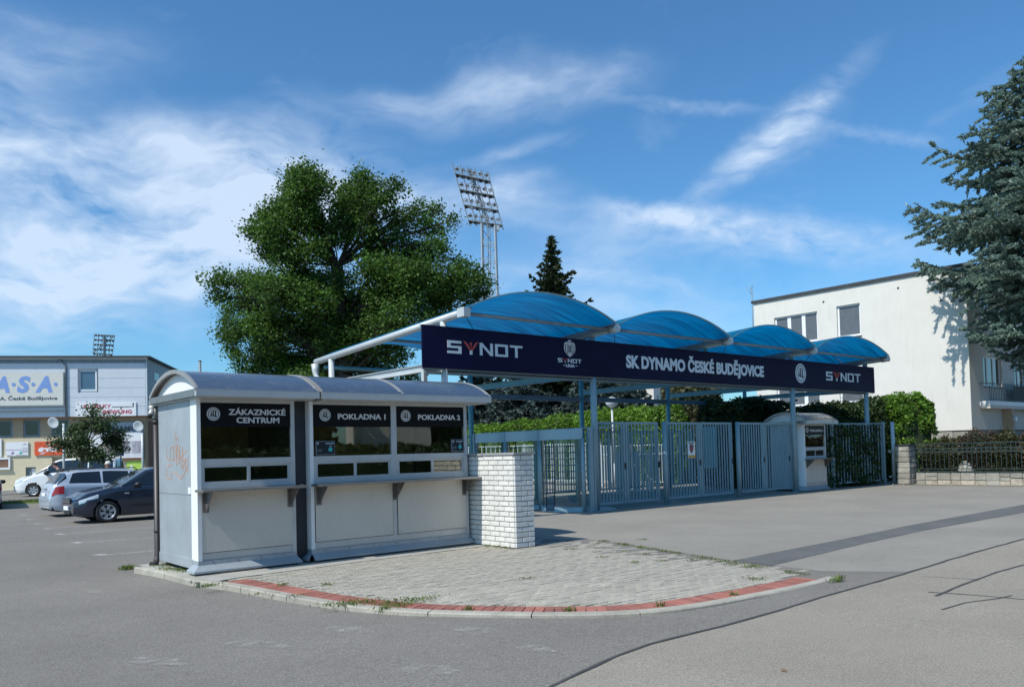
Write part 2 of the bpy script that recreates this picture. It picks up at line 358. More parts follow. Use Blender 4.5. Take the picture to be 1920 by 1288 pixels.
M['yellow'] = mat('warning_yellow', (.62, .36, .04), .5, 0, .05, 3)
M['bark'] = mat('bark', (.06, .05, .04), .95, 0, .3, 6, .3, 30, .6, 30)
M['barkgrey'] = mat('grey_bark', (.15, .13, .11), .95, 0, .3, 6, .3, 30, .6, 30)
M['oakleaf'] = leafmat('oak_leaves', (.036, .088, .013), (.062, .138, .021), (.115, .215, .040), .36)
M['treeleaf'] = leafmat('small_tree_leaves', (.030, .062, .022), (.05, .09, .03), (.09, .13, .05), .3)
M['hedgeleaf'] = leafmat('hedge_leaves', (.06, .14, .014), (.105, .21, .018), (.16, .27, .03), .3, 1.2)
M['hedgedark'] = leafmat('dark_hedge_leaves', (.022, .045, .014), (.035, .065, .018), (.06, .10, .03), .25, 1.2)
M['bushleaf'] = leafmat('bush_leaves', (.07, .16, .016), (.115, .235, .022), (.17, .30, .04), .3, 1.2)
M['brownleaf'] = leafmat('brown_leaves', (.05, .05, .02), (.07, .075, .025), (.10, .10, .04), .25, 1.2)
M['redleaf'] = leafmat('red_shrub_leaves', (.07, .045, .035), (.055, .075, .04), (.13, .06, .05), .25, 1.5)
M['spruce'] = leafmat('spruce_needles', (.020, .035, .014), (.032, .052, .02), (.06, .085, .03), .12, .8)
M['cedar'] = leafmat('blue_cedar_needles', (.12, .19, .145), (.21, .29, .235), (.34, .42, .36), .25, .7)
M['bluespruce'] = leafmat('blue_spruce_needles', (.045, .065, .055), (.075, .10, .09), (.15, .20, .18), .1, .7)
M['grass'] = leafmat('grass_blades', (.07, .12, .02), (.11, .17, .03), (.19, .21, .06), .3, 3)
M['lawn'] = mat('lawn', (.12, .17, .04), .95, 0, .25, 3, .4, 40)
M['soil'] = mat('soil', (.16, .13, .09), .95, 0, .25, 3, .4, 40)
M['paintworn'] = mat('worn_paint', (.56, .55, .52), .8, 0, .15, 6, .25, 40)
def alphaize(m, scale, lo, hi, amax=1.):              # worn paint: holes where the paint has gone
    t = m.node_tree; n = t.nodes; l = t.links; p = n['Principled BSDF']
    a = n.new('ShaderNodeTexNoise'); a.inputs['Scale'].default_value = scale; a.inputs['Detail'].default_value = 8; a.inputs['Roughness'].default_value = .75
    g = n.new('ShaderNodeNewGeometry'); l.new(g.outputs['Position'], a.inputs['Vector'])
    q = n.new('ShaderNodeMapRange'); q.inputs['From Min'].default_value = lo; q.inputs['From Max'].default_value = hi; q.inputs['To Max'].default_value = amax; l.new(a.outputs['Fac'], q.inputs['Value']); l.new(q.outputs[0], p.inputs['Alpha'])
alphaize(M['paintworn'], 14, .33, .55, .85)
M['smudge'] = mat('chalky_scuff', (.42, .41, .38), .95, 0, .1, 6, .25, 40); alphaize(M['smudge'], 8, .44, .64, .55)
# blue polycarbonate
def poly():
    m = bpy.data.materials.new('blue_polycarbonate'); m.use_nodes = True; t = m.node_tree; n = t.nodes; l = t.links
    p = n['Principled BSDF']; p.inputs['Roughness'].default_value = .3; p.inputs['Specular IOR Level'].default_value = .25
    g = n.new('ShaderNodeNewGeometry'); mp = n.new('ShaderNodeMapping'); mp.inputs['Scale'].default_value = (.35, 7., .35); l.new(g.outputs['Position'], mp.inputs[0])
    a = n.new('ShaderNodeTexNoise'); a.inputs['Scale'].default_value = 1.6; a.inputs['Detail'].default_value = 5; l.new(mp.outputs[0], a.inputs['Vector'])
    r = n.new('ShaderNodeValToRGB'); l.new(a.outputs['Fac'], r.inputs[0]); r.color_ramp.elements[0].position = .3; r.color_ramp.elements[1].position = .72
    r.color_ramp.elements[0].color = (.001, .165, .31, 1); r.color_ramp.elements[1].color = (.005, .37, .56, 1)
    l.new(r.outputs[0], p.inputs['Base Color'])
    tr = n.new('ShaderNodeBsdfTranslucent'); h = n.new('ShaderNodeHueSaturation'); h.inputs['Value'].default_value = 1.6; l.new(r.outputs[0], h.inputs['Color']); l.new(h.outputs[0], tr.inputs[0])
    ms = n.new('ShaderNodeMixShader'); ms.inputs[0].default_value = .55; l.new(p.outputs[0], ms.inputs[1]); l.new(tr.outputs[0], ms.inputs[2])
    tp = n.new('ShaderNodeBsdfTransparent'); tp.inputs[0].default_value = (.25, .65, .80, 1)
    m2 = n.new('ShaderNodeMixShader'); m2.inputs[0].default_value = .13; l.new(ms.outputs[0], m2.inputs[1]); l.new(tp.outputs[0], m2.inputs[2])
    l.new(m2.outputs[0], n['Material Output'].inputs[0]); return m
M['poly'] = poly()
def carpaint(name, c, metal=.3): return mat(name, c, .28, metal, .04, 1, coat=.8)
M['paint_dark'] = carpaint('dark_grey_paint', (.022, .032, .055), .3); M['paint_silver'] = carpaint('silver_blue_paint', (.52, .58, .65), .25)
M['paint_white'] = carpaint('white_paint', (.78, .79, .80), 0); M['paint_silver2'] = carpaint('silver_paint', (.52, .55, .60), .3)
M['tyre'] = mat('tyre', (.022, .022, .022), .85, 0, .2, 8); M['rim'] = mat('wheel_rim', (.45, .47, .49), .35, .6, .05, 5)
M['black'] = mat('black_plastic', (.018, .018, .02), .5, 0, .1, 5); M['carglass'] = mat('car_glass', (.012, .016, .02), .05, 0, .1, 2, spec=.9)
M['taillight'] = mat('tail_light', (.45, .02, .035), .15, 0, .1, 8, coat=.8); M['headlight'] = mat('head_light', (.62, .66, .68), .12, .3, .1, 12, coat=.8)
M['skin'] = mat('skin', (.50, .26, .20), .6, 0, .06, 8); M['hairwhite'] = mat('white_hair', (.62, .60, .54), .8, 0, .1, 30); M['hairdark'] = mat('dark_hair', (.05, .035, .03), .8, 0, .2, 30)
M['cloth_dark'] = mat('dark_cloth', (.03, .03, .035), .9, 0, .15, 8); M['cloth_white'] = mat('white_cloth', (.65, .65, .64), .9, 0, .06, 8)
M['turq'] = mat('turquoise_print', (.03, .42, .40), .5, 0, .1, 8)

# ------------------------------------------------------------------ lettering
def text_mesh(txt, size, bold=0., shear=0., depth=.004, xscale=1., align='LEFT', space=1.):
    c = bpy.data.curves.new('lettering', 'FONT'); c.body = txt; c.size = size; c.offset = bold*size; c.shear = shear; c.extrude = depth; c.align_x = align
    c.space_character = space; c.resolution_u = 3
    o = bpy.data.objects.new('tmp', c); col.objects.link(o)
    dg = bpy.context.evaluated_depsgraph_get(); me = bpy.data.meshes.new_from_object(o.evaluated_get(dg))
    bpy.data.objects.remove(o); bpy.data.curves.remove(c)
    return me
def lettering(txt, m, parent, p0, width, height, xdir, off=(0, 0, 0), bold=.02, shear=0., name='lettering', space=1., capfit=True):
    """fit text so that it spans width x height; p0 lower left, xdir along the writing; faces xdir x up"""
    me = text_mesh(txt, 1., bold, shear, .012, space=space)
    co = np.empty(len(me.vertices)*3, np.float32); me.vertices.foreach_get('co', co); co = co.reshape(-1, 3)
    x0, x1 = co[:, 0].min(), co[:, 0].max(); y0, y1 = (0., .729) if capfit else (co[:, 1].min(), co[:, 1].max())
    u = (co[:, 0]-x0)/(x1-x0)*width; v = (co[:, 1]-y0)/(y1-y0)*height; w = (co[:, 2]+.012)/.024*.008
    xd = Vector(xdir).normalized(); up = Vector((0, 0, 1)); nr = xd.cross(up)
    P = np.outer(u, xd)+np.outer(v, up)+np.outer(w, nr)+np.array(Vector(p0)-Vector(off))
    me.vertices.foreach_set('co', P.astype(np.float32).ravel()); me.update(); me.materials.clear(); me.materials.append(m)
    o = bpy.data.objects.new(name, me); col.objects.link(o); o.parent = parent
    return o
def disc(b, c, r, xd, n=28, t=.006, r_in=0.):
    c = Vector(c); xd = Vector(xd).normalized(); up = Vector((0, 0, 1)); nr = xd.cross(up)
    f = lambda u, v, w: c+xd*u+up*v+nr*w
    if r_in:
        for k in range(n):
            a, a2 = 2*pi*k/n, 2*pi*(k+1)/n
            b.prism([(r*cos(a), r*sin(a)), (r*cos(a2), r*sin(a2)), (r_in*cos(a2), r_in*sin(a2)), (r_in*cos(a), r_in*sin(a))], f, t)
    else: b.prism([(r*cos(2*pi*k/n), r*sin(2*pi*k/n)) for k in range(n)], f, t)
def badge(parent, c, r, xd, off=(0, 0, 0), sx=1., light='signwhite', dark='signblack'):
    """round club badge: pale disc, dark ring, dark upright strokes"""
    xdv = Vector(xd).normalized(); nr = xdv.cross(Vector((0, 0, 1))); c = Vector(c)
    b = MB(); disc(b, c, r, xd); o = b.build('badge', M[light], parent, off)
    b = MB(); disc(b, c+nr*.007, r*.80, xd, t=.003, r_in=r*.74)
    f = lambda u, v, w: c+nr*.007+xdv*u*r+Vector((0, 0, 1))*v*r+nr*w
    for (u0, lo, hi) in ((-.40, -.34, .16), (-.08, -.42, .56), (.26, -.46, .50)):
        b.prism([(u0-.07, lo), (u0+.09, lo), (u0+.13, hi), (u0-.03, hi)], f, .003)
        b.prism([(u0+.09, lo), (u0+.09, lo+.13), (u0+.24, lo+.20), (u0+.24, lo+.09)], f, .0025)
    b.prism([(-.38, .27), (-.24, .27), (-.23, .42), (-.37, .42)], f, .003)
    for k in range(18):
        a = 2*pi*k/18; b.prism([(.86*cos(a)+.03*cos(a+q), .86*sin(a)+.03*sin(a+q)) for q in (0, pi/2, pi, 3*pi/2)], f, .003)
    o2 = b.build('badge_mark', M[dark], o, (0, 0, 0) if False else off)
    return o
STROKES = {'S': [(0, 0, 1, .2), (.78, .2, 1, .42), (0, .42, 1, .6), (0, .6, .22, .8), (0, .8, 1, 1)],
           'O': [(0, 0, 1, .18), (0, .82, 1, 1), (0, .18, .2, .82), (.8, .18, 1, .82)],
           'T': [(0, .82, 1, 1), (.4, 0, .6, .82)]}
def synot(parent, p0, width, h, xd, off):
    xd = Vector(xd).normalized(); nr = xd.cross(Vector((0, 0, 1))); p0 = Vector(p0)
    cw = width/5.35; lw = cw*.93; b = MB(); rb = MB()
    for i, ch in enumerate('SYNOT'):
        x0 = i*cw*1.09+(0 if i < 4 else 0)
        f = lambda u, v, w, x0=x0: p0+xd*(x0+u*lw)+Vector((0, 0, 1))*(v*h)+nr*w
        if ch in STROKES:
            for (a, c, d, e) in STROKES[ch]: b.prism([(a, c), (d, c), (d, e), (a, e)], f, .008)
        elif ch == 'N':
            b.prism([(0, 0), (.2, 0), (.2, 1), (0, 1)], f, .008); b.prism([(.8, 0), (1, 0), (1, 1), (.8, 1)], f, .008)
            b.prism([(.2, 1), (.2, .72), (.8, 0), (.8, .28)], f, .008)
        else:
            b.prism([(.42, 0), (.62, 0), (.62, .32), (.42, .32)], f, .008)
            rb.prism([(-.05, 1.06), (.16, .98), (.52, .42), (.52, .30), (.36, .40)], f, .008)
            rb.prism([(1.09, 1.06), (.88, .98), (.54, .42), (.54, .30), (.70, .40)], f, .008)
            rb.prism([(.44, .96), (.60, .96), (.53, .48)], f, .008)
            rb.prism([(.22, .62), (.30, .86), (.42, .50)], f, .007); rb.prism([(.84, .62), (.76, .86), (.64, .50)], f, .007)
    b.build('lettering', M['letter'], parent, off); rb.build('trident_mark', M['red'], parent, off)
# ================================================================== GROUND
def ground_grid(x0, x1, y0, y1, st, zoff=0.):
    b = MB(); nx = round((x1-x0)/st); ny = round((y1-y0)/st)
    rows = [[(x0+i*st, y0+j*st, gz(x0+i*st, y0+j*st)+zoff) for i in range(nx+1)] for j in range(ny+1)]
    b.grid(rows); return b
g = ground_grid(-14, 66, -26, 54, .4)
# outer skirt to the horizon
out = [(-14, -26), (66, -26), (66, 54), (-14, 54)]; big = [(-900, -900), (1200, -900), (1200, 1200), (-900, 1200)]
for k in range(4):
    a, b_ = out[k], out[(k+1) % 4]; c, d = big[(k+1) % 4], big[k]
    g.quad((*a, gz(*a)), (*b_, gz(*b_)), (*c, gz(*b_)), (*d, gz(*a)))
tag(g.build('ground_asphalt', M['asphalt'], fix=False), kind='structure')

def ribbon(pts, w, name, m, zo=.008, parent=None, step=.25, jitter=0., kind=None):
    P = [Vector((p[0], p[1], 0)) for p in pts]; Q = []
    for a, b_ in zip(P, P[1:]):
        n = max(1, int((b_-a).length/step))
        Q += [a.lerp(b_, k/n) for k in range(n)]
    Q.append(P[-1]); rows = []
    for k, p in enumerate(Q):
        t = (Q[min(k+1, len(Q)-1)]-Q[max(0, k-1)]).normalized(); s = Vector((-t.y, t.x, 0)); ww = w*(1+rnd.uniform(-jitter, jitter))
        p = p+s*rnd.uniform(-jitter, jitter)*w*1.2
        rows.append([(q.x, q.y, gz(q.x, q.y)+zo) for q in (p+s*ww/2, p-s*ww/2)])
    b = MB(); b.grid(rows, smooth=False); o = b.build(name, m, parent, fix=False)
    if kind: tag(o, kind=kind)
    return o
# main road (lighter asphalt) beyond the joint that runs across the picture
JP = [(900, 1330), (980, 1288), (1155, 1222), (1220, 1200), (1310, 1178), (1395, 1157), (1460, 1140), (1540, 1117), (1630, 1095), (1710, 1072), (1780, 1050), (1850, 1030), (1920, 1011)]
J = [on_z(*p) for p in JP]; J = [Vector((p.x, p.y, 0)) for p in J]
J = [J[0]+(J[0]-J[1]).normalized()*12]+J+[J[-1]+(J[-1]-J[-4]).normalized()*40]
JJ = []
for a, b_ in zip(J, J[1:]):
    n = max(1, int((b_-a).length/.4)); JJ += [a.lerp(b_, k/n) for k in range(n)]
JJ.append(J[-1])
rows = []
for p in JJ:
    rows.append([(q.x, q.y, gz(q.x, q.y)+.004) for q in (p+Vector((.15*t, -1*t, 0)) for t in [k*.4 for k in range(31)])])
b = MB(); b.grid(rows); tag(b.build('road', M['road'], fix=False), kind='structure')
ribbon(J, .038, 'road_joint', M['tar'], .010, jitter=.18, kind='structure')
# forecourt in front of the gates: paler asphalt sheet bounded by the paving edge and the road joint
def sheet(pts, name, m, zo, kind='structure'):
    b = MB(); b.quad(*[(p[0], p[1], zo) for p in pts]); return tag(b.build(name, m, fix=False), kind=kind)
fc = [(10.47, 10.17), (9.95, 7.6), (9.72, 6.7), (9.62, 5.45)]+[(p.x, p.y) for p in JJ if p.x > 9.75 and p.x < 46]+[(46, 30), (11.2, 30), (11.2, 14.2), (10.1, 13.6), (10.1, 11.0)]
b = MB(); bmq = bmesh.new(); vs = [bmq.verts.new((x, y, .002)) for x, y in fc]; fa = bmq.faces.new(vs); bmesh.ops.triangulate(bmq, faces=[fa])
me = bpy.data.meshes.new('forecourt'); bmq.to_mesh(me); bmq.free(); me.materials.append(M['forecourt'])
o = bpy.data.objects.new('forecourt', me); col.objects.link(o); tag(o, kind='structure')
# dark repair strip
top = [(1375, 1051), (1580, 1011), (1705, 985), (1920, 946), (2050, 924)]
bot = [(1445, 1061), (1625, 1018), (1735, 994), (1920, 961), (2060, 938)]
pr_ = [[on_z(*p)+Vector((0, 0, .006)), on_z(*q)+Vector((0, 0, .006))] for p, q in zip(top, bot)]
pr_.append([v+Vector((25, 2.2, 0)) for v in pr_[-1]])
b = MB(); b.grid([[tuple(v) for v in r_] for r_ in pr_], smooth=False)
tag(b.build('asphalt_patch', M['patch'], fix=False), kind='structure')
dk = [on_z(1395, 1157), on_z(1545, 1117), on_z(1632, 1094), on_z(1560, 1098)]
for ps, w in ([(1755, 1117), (1790, 1102), (1830, 1087), (1870, 1073), (1920, 1059), (2000, 1035)], .035), ([(1730, 1081), (1780, 1084), (1835, 1087)], .015), \
        ([(1740, 1110), (1800, 1114), (1850, 1118), (1920, 1124), (2000, 1128)], .02), ([(1765, 1141), (1810, 1129), (1875, 1122), (1898, 1117)], .025):
    ribbon([on_z(*p) for p in ps], w, 'road_crack', M['tar'], .008, jitter=.25, kind='structure')
# worn markings
def zlow(px, py):
    p = on_z(px, py, -.05); return on_z(px, py, gz(p.x, p.y))
for (px, py), (qx, qy), w in (((178, 1040), (195, 1040.5), .16), ((137, 1017), (152, 1018), .16), ((106, 1001), (119, 1002), .16), ((84, 991), (94, 991.5), .15), ((64, 982), (74, 982.5), .14), ((50, 974), (60, 974.5), .14), ((40, 965), (48, 965.5), .14)):
    ribbon([zlow(px, py), zlow(qx, qy)], w, 'parking_mark', M['paintworn'], .006, step=.1, kind='structure')
for p, q in (((192, 1041), (299, 1031.5)), ((145, 1018), (296, 1007)), ((115, 1002), (290, 989)), ((92, 991), (190, 984)), ((72, 982), (140, 977))):
    ribbon([zlow(*p), zlow(*q)], .07, 'parking_line', M['paintworn'], .005, step=.2, kind='structure')
def smudge(c, w, h, name='paint_scuff'):
    p = [zlow(c[0]+w*cos(a)*(1+.3*sin(3*a)), c[1]+h*(.55*sin(a)+.45*sin(a+.9)*abs(cos(a)))) for a in [2*pi*k/14 for k in range(14)]]
    b = MB(); b.quad(*[(q.x, q.y, gz(q.x, q.y)+.006) for q in p]); tag(b.build(name, M['smudge'], fix=False), kind='structure')
for c, w, h in (((655, 1181), 42, 9), ((900, 1182), 42, 9), ((1005, 1216), 36, 10), ((815, 1257), 60, 14), ((490, 1208), 60, 10), ((190, 1110), 30, 5), ((300, 1240), 60, 12)): smudge(c, w, h)

# ================================================================== PAVEMENT
outer_px = [(1572, 1082), (1550, 1090), (1500, 1101), (1440, 1113), (1375, 1125), (1300, 1138), (1220, 1147), (1150, 1151), (1070, 1152), (980, 1152), (890, 1150), (800, 1148), (720, 1143), (650, 1135), (575, 1124), (500, 1110), (430, 1096), (360, 1088), (300, 1072), (245, 1062)]
OU = [on_z(*p) for p in outer_px]; OU = [Vector((p.x, p.y, 0)) for p in OU]
def resample(P, st):
    L = [0.]
    for a, b_ in zip(P, P[1:]): L.append(L[-1]+(b_-a).length)
    n = max(2, int(round(L[-1]/st))); out = []
    for k in range(n+1):
        d = L[-1]*k/n; j = max(i for i in range(len(L)) if L[i] <= d+1e-9); j = min(j, len(P)-2)
        out.append(P[j].lerp(P[j+1], (d-L[j])/(L[j+1]-L[j])))
    return out
def smooth(P, it=3):
    for _ in range(it): P = [P[0]]+[(P[k-1]+P[k]*2+P[k+1])/4 for k in range(1, len(P)-1)]+[P[-1]]
    return P
OU = smooth(resample(OU, .12), 8)
def inset(P, d):
    out = []
    for k, p in enumerate(P):
        t = (P[min(k+1, len(P)-1)]-P[max(0, k-1)]).normalized(); s = Vector((t.y, -t.x, 0))
        out.append(p+s*d)
    return out
IN = inset(OU, .13)             # inner edge of kerb (towards the paving)
cen = Vector((7.5, 8.5, 0))
if (IN[40]-cen).length > (OU[40]-cen).length: IN = inset(OU, -.13); SG = -1
else: SG = 1
R1 = inset(OU, SG*.135); R2 = inset(OU, SG*.425)
pav_poly = R1+[Vector((3.75, 13.6, 0)), Vector((10.3, 13.6, 0)), Vector((10.47, 10.17, 0)), Vector((9.95, 7.6, 0)), Vector((9.62, 5.45, 0))]
bq = bmesh.new(); vs = [bq.verts.new((p.x, p.y, -.012)) for p in pav_poly]; fa = bq.faces.new(vs); bmesh.ops.triangulate(bq, faces=[fa])
me = bpy.data.meshes.new('pavement'); bq.to_mesh(me); bq.free(); me.materials.append(M['joint']); pavement = bpy.data.objects.new('pavement', me); col.objects.link(pavement); tag(pavement, kind='structure')
# kerb stones, about a metre each
kerb = MB(); ks = 9; first = None
kerb_root = None
k0 = 0; brk = list(range(0, len(OU), 9))
for i, a in enumerate(brk):
    z_ = min(a+9, len(OU)-1)
    if z_-a < 2: continue
    m_ = MB(); rows = []
    gap = .006
    idx = list(range(a, z_+1))
    for q, k in enumerate(idx):
        o_, n_ = OU[k].copy(), IN[k].copy()
        if q == 0: t = (OU[k+1]-OU[k]).normalized()*gap; o_ += t; n_ += t
        if q == len(idx)-1: t = (OU[k-1]-OU[k]).normalized()*gap; o_ += t; n_ += t
        lo = -.14
        rows.append([(o_.x, o_.y, lo), (o_.x, o_.y, -.012), (o_.x+(n_.x-o_.x)*.08, o_.y+(n_.y-o_.y)*.08, .002), (n_.x, n_.y, .003), (n_.x, n_.y, lo)])
    m_.grid(rows, smooth=False, close=True); m_.quad(*rows[0]); m_.quad(*rows[-1][::-1])
    o = m_.build('kerb_stone' if i else 'kerb', M['kerb'], kerb_root)
    if i == 0: kerb_root = tag(o, kind='structure')
# concrete margin under the kiosks
mg = [(p.x, p.y) for p in R1 if p.y > 10.74]+[(3.75, 13.55), (8.75, 13.55), (8.75, 11.15), (4.35, 10.95)]
b = MB(); b.quad(*[(x, y, .002) for x, y in mg]); tag(b.build('concrete_margin', M['concrete'], fix=False), kind='structure')
# tarred verge between the paving and the wall on the right is part of the forecourt
from mathutils.geometry import intersect_point_tri_2d
def inside(p, poly):
    c = False; n = len(poly)
    for i in range(n):
        a, b_ = poly[i], poly[i-1]
        if (a[1] > p[1]) != (b_[1] > p[1]) and p[0] < (b_[0]-a[0])*(p[1]-a[1])/(b_[1]-a[1])+a[0]: c = not c
    return c
pp = [(p.x, p.y) for p in R2]+[(3.9, 10.9), (4.35, 10.95), (8.75, 11.15), (8.75, 10.42), (9.25, 10.42), (9.25, 12), (10.25, 12), (10.42, 10.17), (9.9, 7.6), (9.60, 5.5)]
# pavers, 20 x 10 cm, laid running bond along a line turned by 12 degrees
def paver_mesh(name, m, L=.189, Wd=.087, t=.06):
    b = MB(); b.box(-L/2, L/2, -Wd/2, Wd/2, -t, 0); o = b.build(name, m, None, bevel=.004); me = o.data; bpy.data.objects.remove(o); return me
pm = paver_mesh('paver', M['paver'])
cand = []; an = radians(-4); ca, sa = cos(an), sin(an)
for j in range(-10, 90):
    for i in range(-5, 60):
        u = 3+i*.2+(.1 if j % 2 else 0); v = 4.5+j*.1; x = 3+(u-3)*ca-(v-4.5)*sa; y = 4.5+(u-3)*sa+(v-4.5)*ca
        ins_ = sum(inside((x+dx*ca-dy*sa, y+dx*sa+dy*ca), pp) for dx in (-.09, .09) for dy in (-.045, .045))
        if ins_: cand.append((x, y, 0. if ins_ == 4 else -.0055))
vis = sorted(cand, key=lambda p: p[0]*Fv.x+p[1]*Fv.y)
near = vis[:300]; far = vis[300:]
for (x, y, dz_) in near: inst(pm, 'paver', pavement, (x, y, dz_+rnd.uniform(-.002, .003)), (rnd.gauss(0, .006), rnd.gauss(0, .006), an+rnd.gauss(0, .006)))
fb = MB()
for (x, y, dz_) in far:
    h = dz_+rnd.uniform(-.002, .002); c_ = []
    for dx, dy in ((-.0945, -.0435), (.0945, -.0435), (.0945, .0435), (-.0945, .0435)): c_.append((x+dx*ca-dy*sa, y+dx*sa+dy*ca))
    i = len(fb.v); fb.v += [(q[0], q[1], h-.02) for q in c_]+[(q[0]*.97+x*.03, q[1]*.97+y*.03, h) for q in c_]
    for k in range(4): fb.f.append((i+k, i+(k+1) % 4, i+4+(k+1) % 4, i+4+k)); fb.sm.append(False)
    fb.f.append((i+4, i+5, i+6, i+7)); fb.sm.append(False)
tag(fb.build('paver_field', M['paverfield'], pavement, fix=False), kind='stuff')
# red soldier course
RL = resample([p for p in inset(OU, SG*.28)], .105)
rp = paver_mesh('red_paver', M['redpaver'], .285, .097)
nred = 0
for k in range(3, len(RL)-1):
    p = RL[k]; t = (RL[min(k+1, len(RL)-1)]-RL[k-1]).normalized()
    if p.y > 10.75: break
    inst(rp, 'red_paver', pavement, (p.x, p.y, rnd.uniform(-.001, .003)), (0, 0, atan2(t.y, t.x)+pi/2)); nred += 1

# ================================================================== KIOSKS
def kiosk(x0, x1, yf, yb, bays, rx0, rx1, label, group, open_left=True, signs=(), zb=.0, ribs=(), end_right=True):
    org = ((x0+x1)/2, yf, 0); R = empty('ticket_kiosk', org, 0, label, 'kiosk', group)
    P = lambda n, m, fn, par=R, lb=None: part(n, M[m], par, fn, org, lb)
    # body
    def walls(b):
        b.box(x0, x0+.03, yf+.06, yb, .10, 1.10); b.box(x0, x0+.03, yf+.06, yb, 1.106, 2.455)
    P('side_wall', 'galv', walls, lb='metal end wall with orange graffiti' if open_left and len(bays) == 1 and x0 < 5 else None)
    P('side_wall', 'galv', lambda b: b.box(x1-.03, x1, yf+.06, yb, .10, 2.455))
    P('rear_wall', 'interior', lambda b: b.box(x0+.03, x1-.03, yb-.03, yb, .10, 2.455))
    P('floor', 'darkgap', lambda b: b.box(x0+.05, x1-.05, yf+.1, yb-.05, .08, .12))
    P('corner_post', 'gable', lambda b: (b.box(x0-.006, x0+.05, yf-.005, yf+.25, .19, 2.455)))
    P('corner_post', 'whitealu', lambda b: (b.box(x1-.055, x1+.006, yf-.005, yf+.06, .19, 2.455)))
    # lower part
    P('base_panel', 'whitealu', lambda b: b.box(x0+.05, x1-.055, yf+.012, yf+.05, .19, 1.15))
    for (a, c) in bays:
        P('front_panel', 'panel', lambda b: b.box(a-.0, c+.0, yf-.002, yf+.011, .30, 1.145))
        P('panel_joint', 'darkgap', lambda b: (b.box(a-.008, a, yf+.004, yf+.0118, .29, 1.14), b.box(c, c+.008, yf+.004, yf+.0118, .29, 1.14), b.box(a-.008, c+.008, yf+.004, yf+.0118, .292, .30)))
        P('panel_screw', 'bracket', lambda b: [b.tube([(x_, yf-.006, z_), (x_, yf-.001, z_)], .006, 6) for x_ in (a+.05, (a+c)/2, c-.05) for z_ in (.34, 1.10)])
    # plinth, flaring outwards
    def plinth(b):
        pr = [(0, .19), (0, .13), (.09, .055), (.09, .028)]
        f = [[(x0-(d if open_left else 0)-.008, yf-d-.008, z) for d, z in pr], [(x1+d*.5+.008, yf-d-.008, z) for d, z in pr]]
        b.grid(f, smooth=False)
        s_ = [[(x0-d-.008, yf-d-.008, z) for d, z in pr], [(x0-d-.008, yf+.22, z) for d, z in pr]]; b.grid(s_, smooth=False)
        s_ = [[(x1+d*.5+.008, yf-d-.008, z) for d, z in pr], [(x1+d*.5+.008, yf+.25, z) for d, z in pr]]; b.grid(s_, smooth=False)
        b.box(x0-.012, x0+.02, yf+.22, yb, .07, .2)
    P('plinth', 'galv', plinth)
    P('underframe', 'black', lambda b: [b.box(x, x+.1, y, y+.1, -.001, .10) for x in (x0+.05, x1-.15) for y in (yf+.1, yb-.2)])
    P('bolt', 'bracket', lambda b: [b.tube([(x0+.2+k*(x1-x0-.4)/(3*len(bays)), yf-.008, .16), (x0+.2+k*(x1-x0-.4)/(3*len(bays)), yf-.016, .16)], .010, 6) for k in range(3*len(bays)+1)])
    # rails
    P('rail', 'whitealu', lambda b: b.box(x0+.05, x1-.055, yf, yf+.05, 1.19, 1.262))
    P('rail', 'whitealu', lambda b: b.box(x0+.05, x1-.055, yf, yf+.05, 1.525, 1.61))
    P('head_rail', 'whitealu', lambda b: b.box(x0+.05, x1-.055, yf, yf+.05, 2.405, 2.455))
    for (a, c), (a2, c2) in zip(bays, bays[1:]):
        P('mullion', 'whitealu', lambda b: (b.box(c, a2, yf-.003, yf+.052, 1.262, 1.525), b.box(c, a2, yf-.003, yf+.052, 1.61, 2.405)))
    for n_, (a, c) in enumerate(bays):
        w_ = P('upper_window', 'glass', lambda b: b.box(a, c, yf+.022, yf+.028, 1.61, 2.06))
        mid = (a+c)/2+.02
        for (q0, q1, yy) in ((a+.02, mid, yf+.014), (mid, c-.02, yf+.030)):
            s_ = P('sliding_window', 'whitealu', lambda b: (b.box(q0, q1, yy-.008, yy+.012, 1.262, 1.29), b.box(q0, q1, yy-.008, yy+.012, 1.488, 1.525), b.box(q0, q0+.03, yy-.008, yy+.012, 1.29, 1.488), b.box(q1-.03, q1, yy-.008, yy+.012, 1.29, 1.488)))
            P('pane', 'glass', lambda b: b.box(q0+.03, q1-.03, yy, yy+.004, 1.29, 1.488), s_)
        P('window_jamb', 'whitealu', lambda b: (b.box(a-.02, a+.02, yf, yf+.05, 1.262, 1.525), b.box(c-.02, c+.02, yf, yf+.05, 1.262, 1.525)))
        if n_ < len(signs):
            lines, lw = signs[n_]
            sg = P('sign_board', 'signblack', lambda b: b.box(a, c, yf+.012, yf+.03, 2.06, 2.405))
            W_ = c-a; r_ = .095 if W_ > 1.2 else .09
            bd = badge(sg, (a+W_*(.14), yf+.012, 2.245), r_, (1, 0, 0), org)
            hh = .083 if len(lines) > 1 else .088
            for q, (tx, u0, u1) in enumerate(lines):
                zz = 2.182 if len(lines) == 1 else 2.236-q*.1165
                lettering(tx, M['signwhite'], sg, (a+W_*u0, yf+.012, zz), W_*(u1-u0), hh, (1, 0, 0), org, bold=.028)
    # counter with folded edge and brackets
    def counter(b): b.box(x0-.06, x1+.10 if len(bays) == 1 else x1+.02, yf-.36, yf-.002, 1.15, 1.185)
    P('counter', 'counter', lambda b: b.box(x0-.04 if open_left else x0, x1+(.04 if end_right else .08), yf-.33, yf-.004, 1.152, 1.186))
    bx = [bays[0][0]+.05]+[(c+a2)/2 for (a, c), (a2, c2) in zip(bays, bays[1:])]+[bays[-1][1]-.03]
